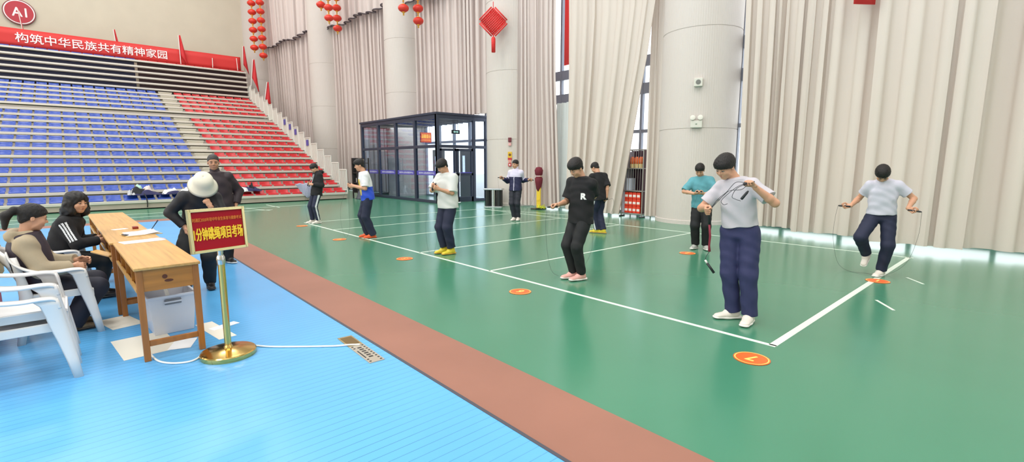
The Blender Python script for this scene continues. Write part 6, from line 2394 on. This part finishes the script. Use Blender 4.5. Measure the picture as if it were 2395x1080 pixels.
# ------------------------------------------------------------------ skipping ropes (held, so things of their own)
def W(c, p):
    az = -c['root'].rotation_euler.z
    x, y, z = p
    bx, by, bz = c['root'].location
    return Vector((bx + x * math.cos(az) + y * math.sin(az), by - x * math.sin(az) + y * math.cos(az), bz + z))


def Wd(c, d):
    return W(c, d) - W(c, (0, 0, 0))


def hd(c, key):
    p, a = grip(c, key)
    return W(c, p), Wd(c, a)


pL, aL_ = hd(c1, 'L')
pR, aR_ = hd(c1, 'R')
lp = lambda x, y, z: W(c1, (x, y, z))
jump_rope('dark rope looped between the hands of the boy in pale grey',
          [(pL, Wd(c1, (0.9, -0.1, 0.25))), (lp(-0.012, -0.34, 1.305), Wd(c1, (0.55, 0, 0.8)))],
          [[pL, lp(-0.03, -0.36, 1.425), lp(-0.10, -0.35, 1.42), lp(-0.17, -0.33, 1.33), lp(-0.24, -0.32, 1.26), pR],
           [pL, lp(-0.06, -0.36, 1.395), lp(-0.13, -0.36, 1.34), lp(-0.21, -0.34, 1.25), lp(-0.19, -0.35, 1.21), lp(-0.155, -0.36, 1.22)],
           [pL, lp(-0.04, -0.37, 1.36), lp(-0.14, -0.36, 1.345), lp(-0.20, -0.34, 1.29), pR],
           [lp(-0.045, -0.34, 1.25), lp(-0.09, -0.35, 1.265), lp(-0.12, -0.35, 1.29), lp(-0.08, -0.36, 1.37), pL]], 0.0028, hl=0.10)
rb_ = lp(-0.315, -0.20, 1.02)
rd = thing('rope_bundle', 'red and black rope end hanging below the fist of the boy in pale grey', 'rope', tuple(pR))
o_ = Vector(pR)
MB().tube([Vector((0, 0, 0.03)), lp(-0.315, -0.25, 1.08) - o_, lp(-0.312, -0.24, 1.0) - o_], [0.012, 0.014, 0.012], 10).build('handle', M_GRIP, rd, True)
MB().tube([lp(-0.312, -0.24, 1.0) - o_, lp(-0.30, -0.22, 0.88) - o_, lp(-0.305, -0.2, 0.78) - o_, lp(-0.30, -0.2, 0.72) - o_], [0.010, 0.011, 0.010, 0.014], 8).build('red_ribbon', mat('dark_red_ribbon', rgb(140, 36, 58), 0.6), rd, True)
MB().tube(smoothpath([lp(-0.30, -0.2, 0.72) - o_, lp(-0.33, -0.2, 0.66) - o_, lp(-0.325, -0.2, 0.62) - o_], 6), 0.003, 6).build('cord', M_ROPE, rd, True)
MB().tube([lp(-0.335, -0.2, 0.63) - o_, lp(-0.315, -0.2, 0.60) - o_], [0.010, 0.011], 10).build('ferrule', M_SH_SOLE, rd, True)
MB().tube([lp(-0.315, -0.2, 0.60) - o_, lp(-0.245, -0.2, 0.505) - o_], [0.012, 0.013], 10).build('lower_handle', M_GRIP, rd, True)

pR, aR_ = hd(c2, 'R')
jump_rope('black-handled rope held out sideways by the boy with the white R', [(pR, Wd(c2, (-0.95, -0.2, -0.05)))],
          [[pR + Wd(c2, (-0.07, 0, 0)), W(c2, (-0.44, -0.16, 0.75)), W(c2, (-0.40, -0.05, 0.25)), W(c2, (-0.30, 0.15, 0.012)), W(c2, (0.0, 0.3, 0.012)), W(c2, (0.2, 0.28, 0.4)), W(c2, (0.15, 0.26, 0.93))]], 0.0015)
for c, lb in ((c3, 'thin rope dangling from the hands of the boy in the white T-shirt'), (c4, 'rope held by the boy in the blue and yellow jersey'),
              (c5, 'rope held by the boy in the black hoodie'), (c8, 'rope held by the boy in the teal T-shirt')):
    pR, _a = hd(c, 'R')
    pL, _b = hd(c, 'L')
    m = (pR + pL) / 2
    bx = c['root'].location
    f2 = Vector((bx.x, bx.y, 0))
    d0 = Vector((m.x - bx.x, m.y - bx.y, 0))
    low = f2 + d0 * 1.25
    sd = Wd(c, (0.08, 0, 0))
    jump_rope(lb, [(pR, _a), (pL, _b)], [[pR, Vector((low.x, low.y, 0.7)) - sd, Vector((low.x, low.y, 0.25)) - sd, Vector((low.x, low.y, 0.03)), Vector((low.x, low.y, 0.25)) + sd, Vector((low.x, low.y, 0.7)) + sd, pL]], 0.0014)
pR, _a = hd(c6, 'R')
pL, _b = hd(c6, 'L')
jump_rope('thin rope swung by the boy in the track jacket', [(pR, Wd(c6, (-1, 0, 0.1))), (pL, Wd(c6, (1, 0, 0)))],
          [[pR + Wd(c6, (-0.07, 0, 0)), W(c6, (-0.5, 0.1, 0.8)), W(c6, (-0.35, 0.3, 0.3)), W(c6, (-0.05, 0.4, 0.05)), W(c6, (0.3, 0.3, 0.3)), W(c6, (0.5, 0.1, 0.75)), pL + Wd(c6, (0.07, 0, 0))]], 0.0015)
pR, _a = hd(c7, 'R')
jump_rope('thin rope looping out beside the boy seen from behind', [(pR, Wd(c7, (0.3, -0.2, 0.9)))],
          [[pR, W(c7, (0.20, 0, 0.78)), W(c7, (0.28, 0.02, 0.80)), W(c7, (0.31, 0.03, 0.66)), W(c7, (0.25, 0.05, 0.45)), W(c7, (0.1, 0.2, 0.05)), W(c7, (-0.2, 0.35, 0.4)), W(c7, (-0.26, 0.35, 0.98))]], 0.0025)
pR, _a = hd(c9, 'R')
pL, _b = hd(c9, 'L')
jump_rope('thin rope hanging from both hands of the boy skipping on one leg',
          [(pR, Wd(c9, (-1, 0, 0.05))), (pL, Wd(c9, (1, -0.1, -0.12)))],
          [[pR + Wd(c9, (-0.075, 0, 0)), W(c9, (-0.58, -0.05, 0.80)), W(c9, (-0.585, 0.0, 0.5)), W(c9, (-0.52, 0.2, 0.12)), W(c9, (-0.38, 0.1, 0.012)), W(c9, (-0.15, 0.02, 0.012)), W(c9, (0.1, 0.15, 0.012)), W(c9, (0.3, 0.2, 0.2)), W(c9, (0.385, 0.05, 0.6)), pL + Wd(c9, (0.075, -0.01, -0.01))]], 0.0017)
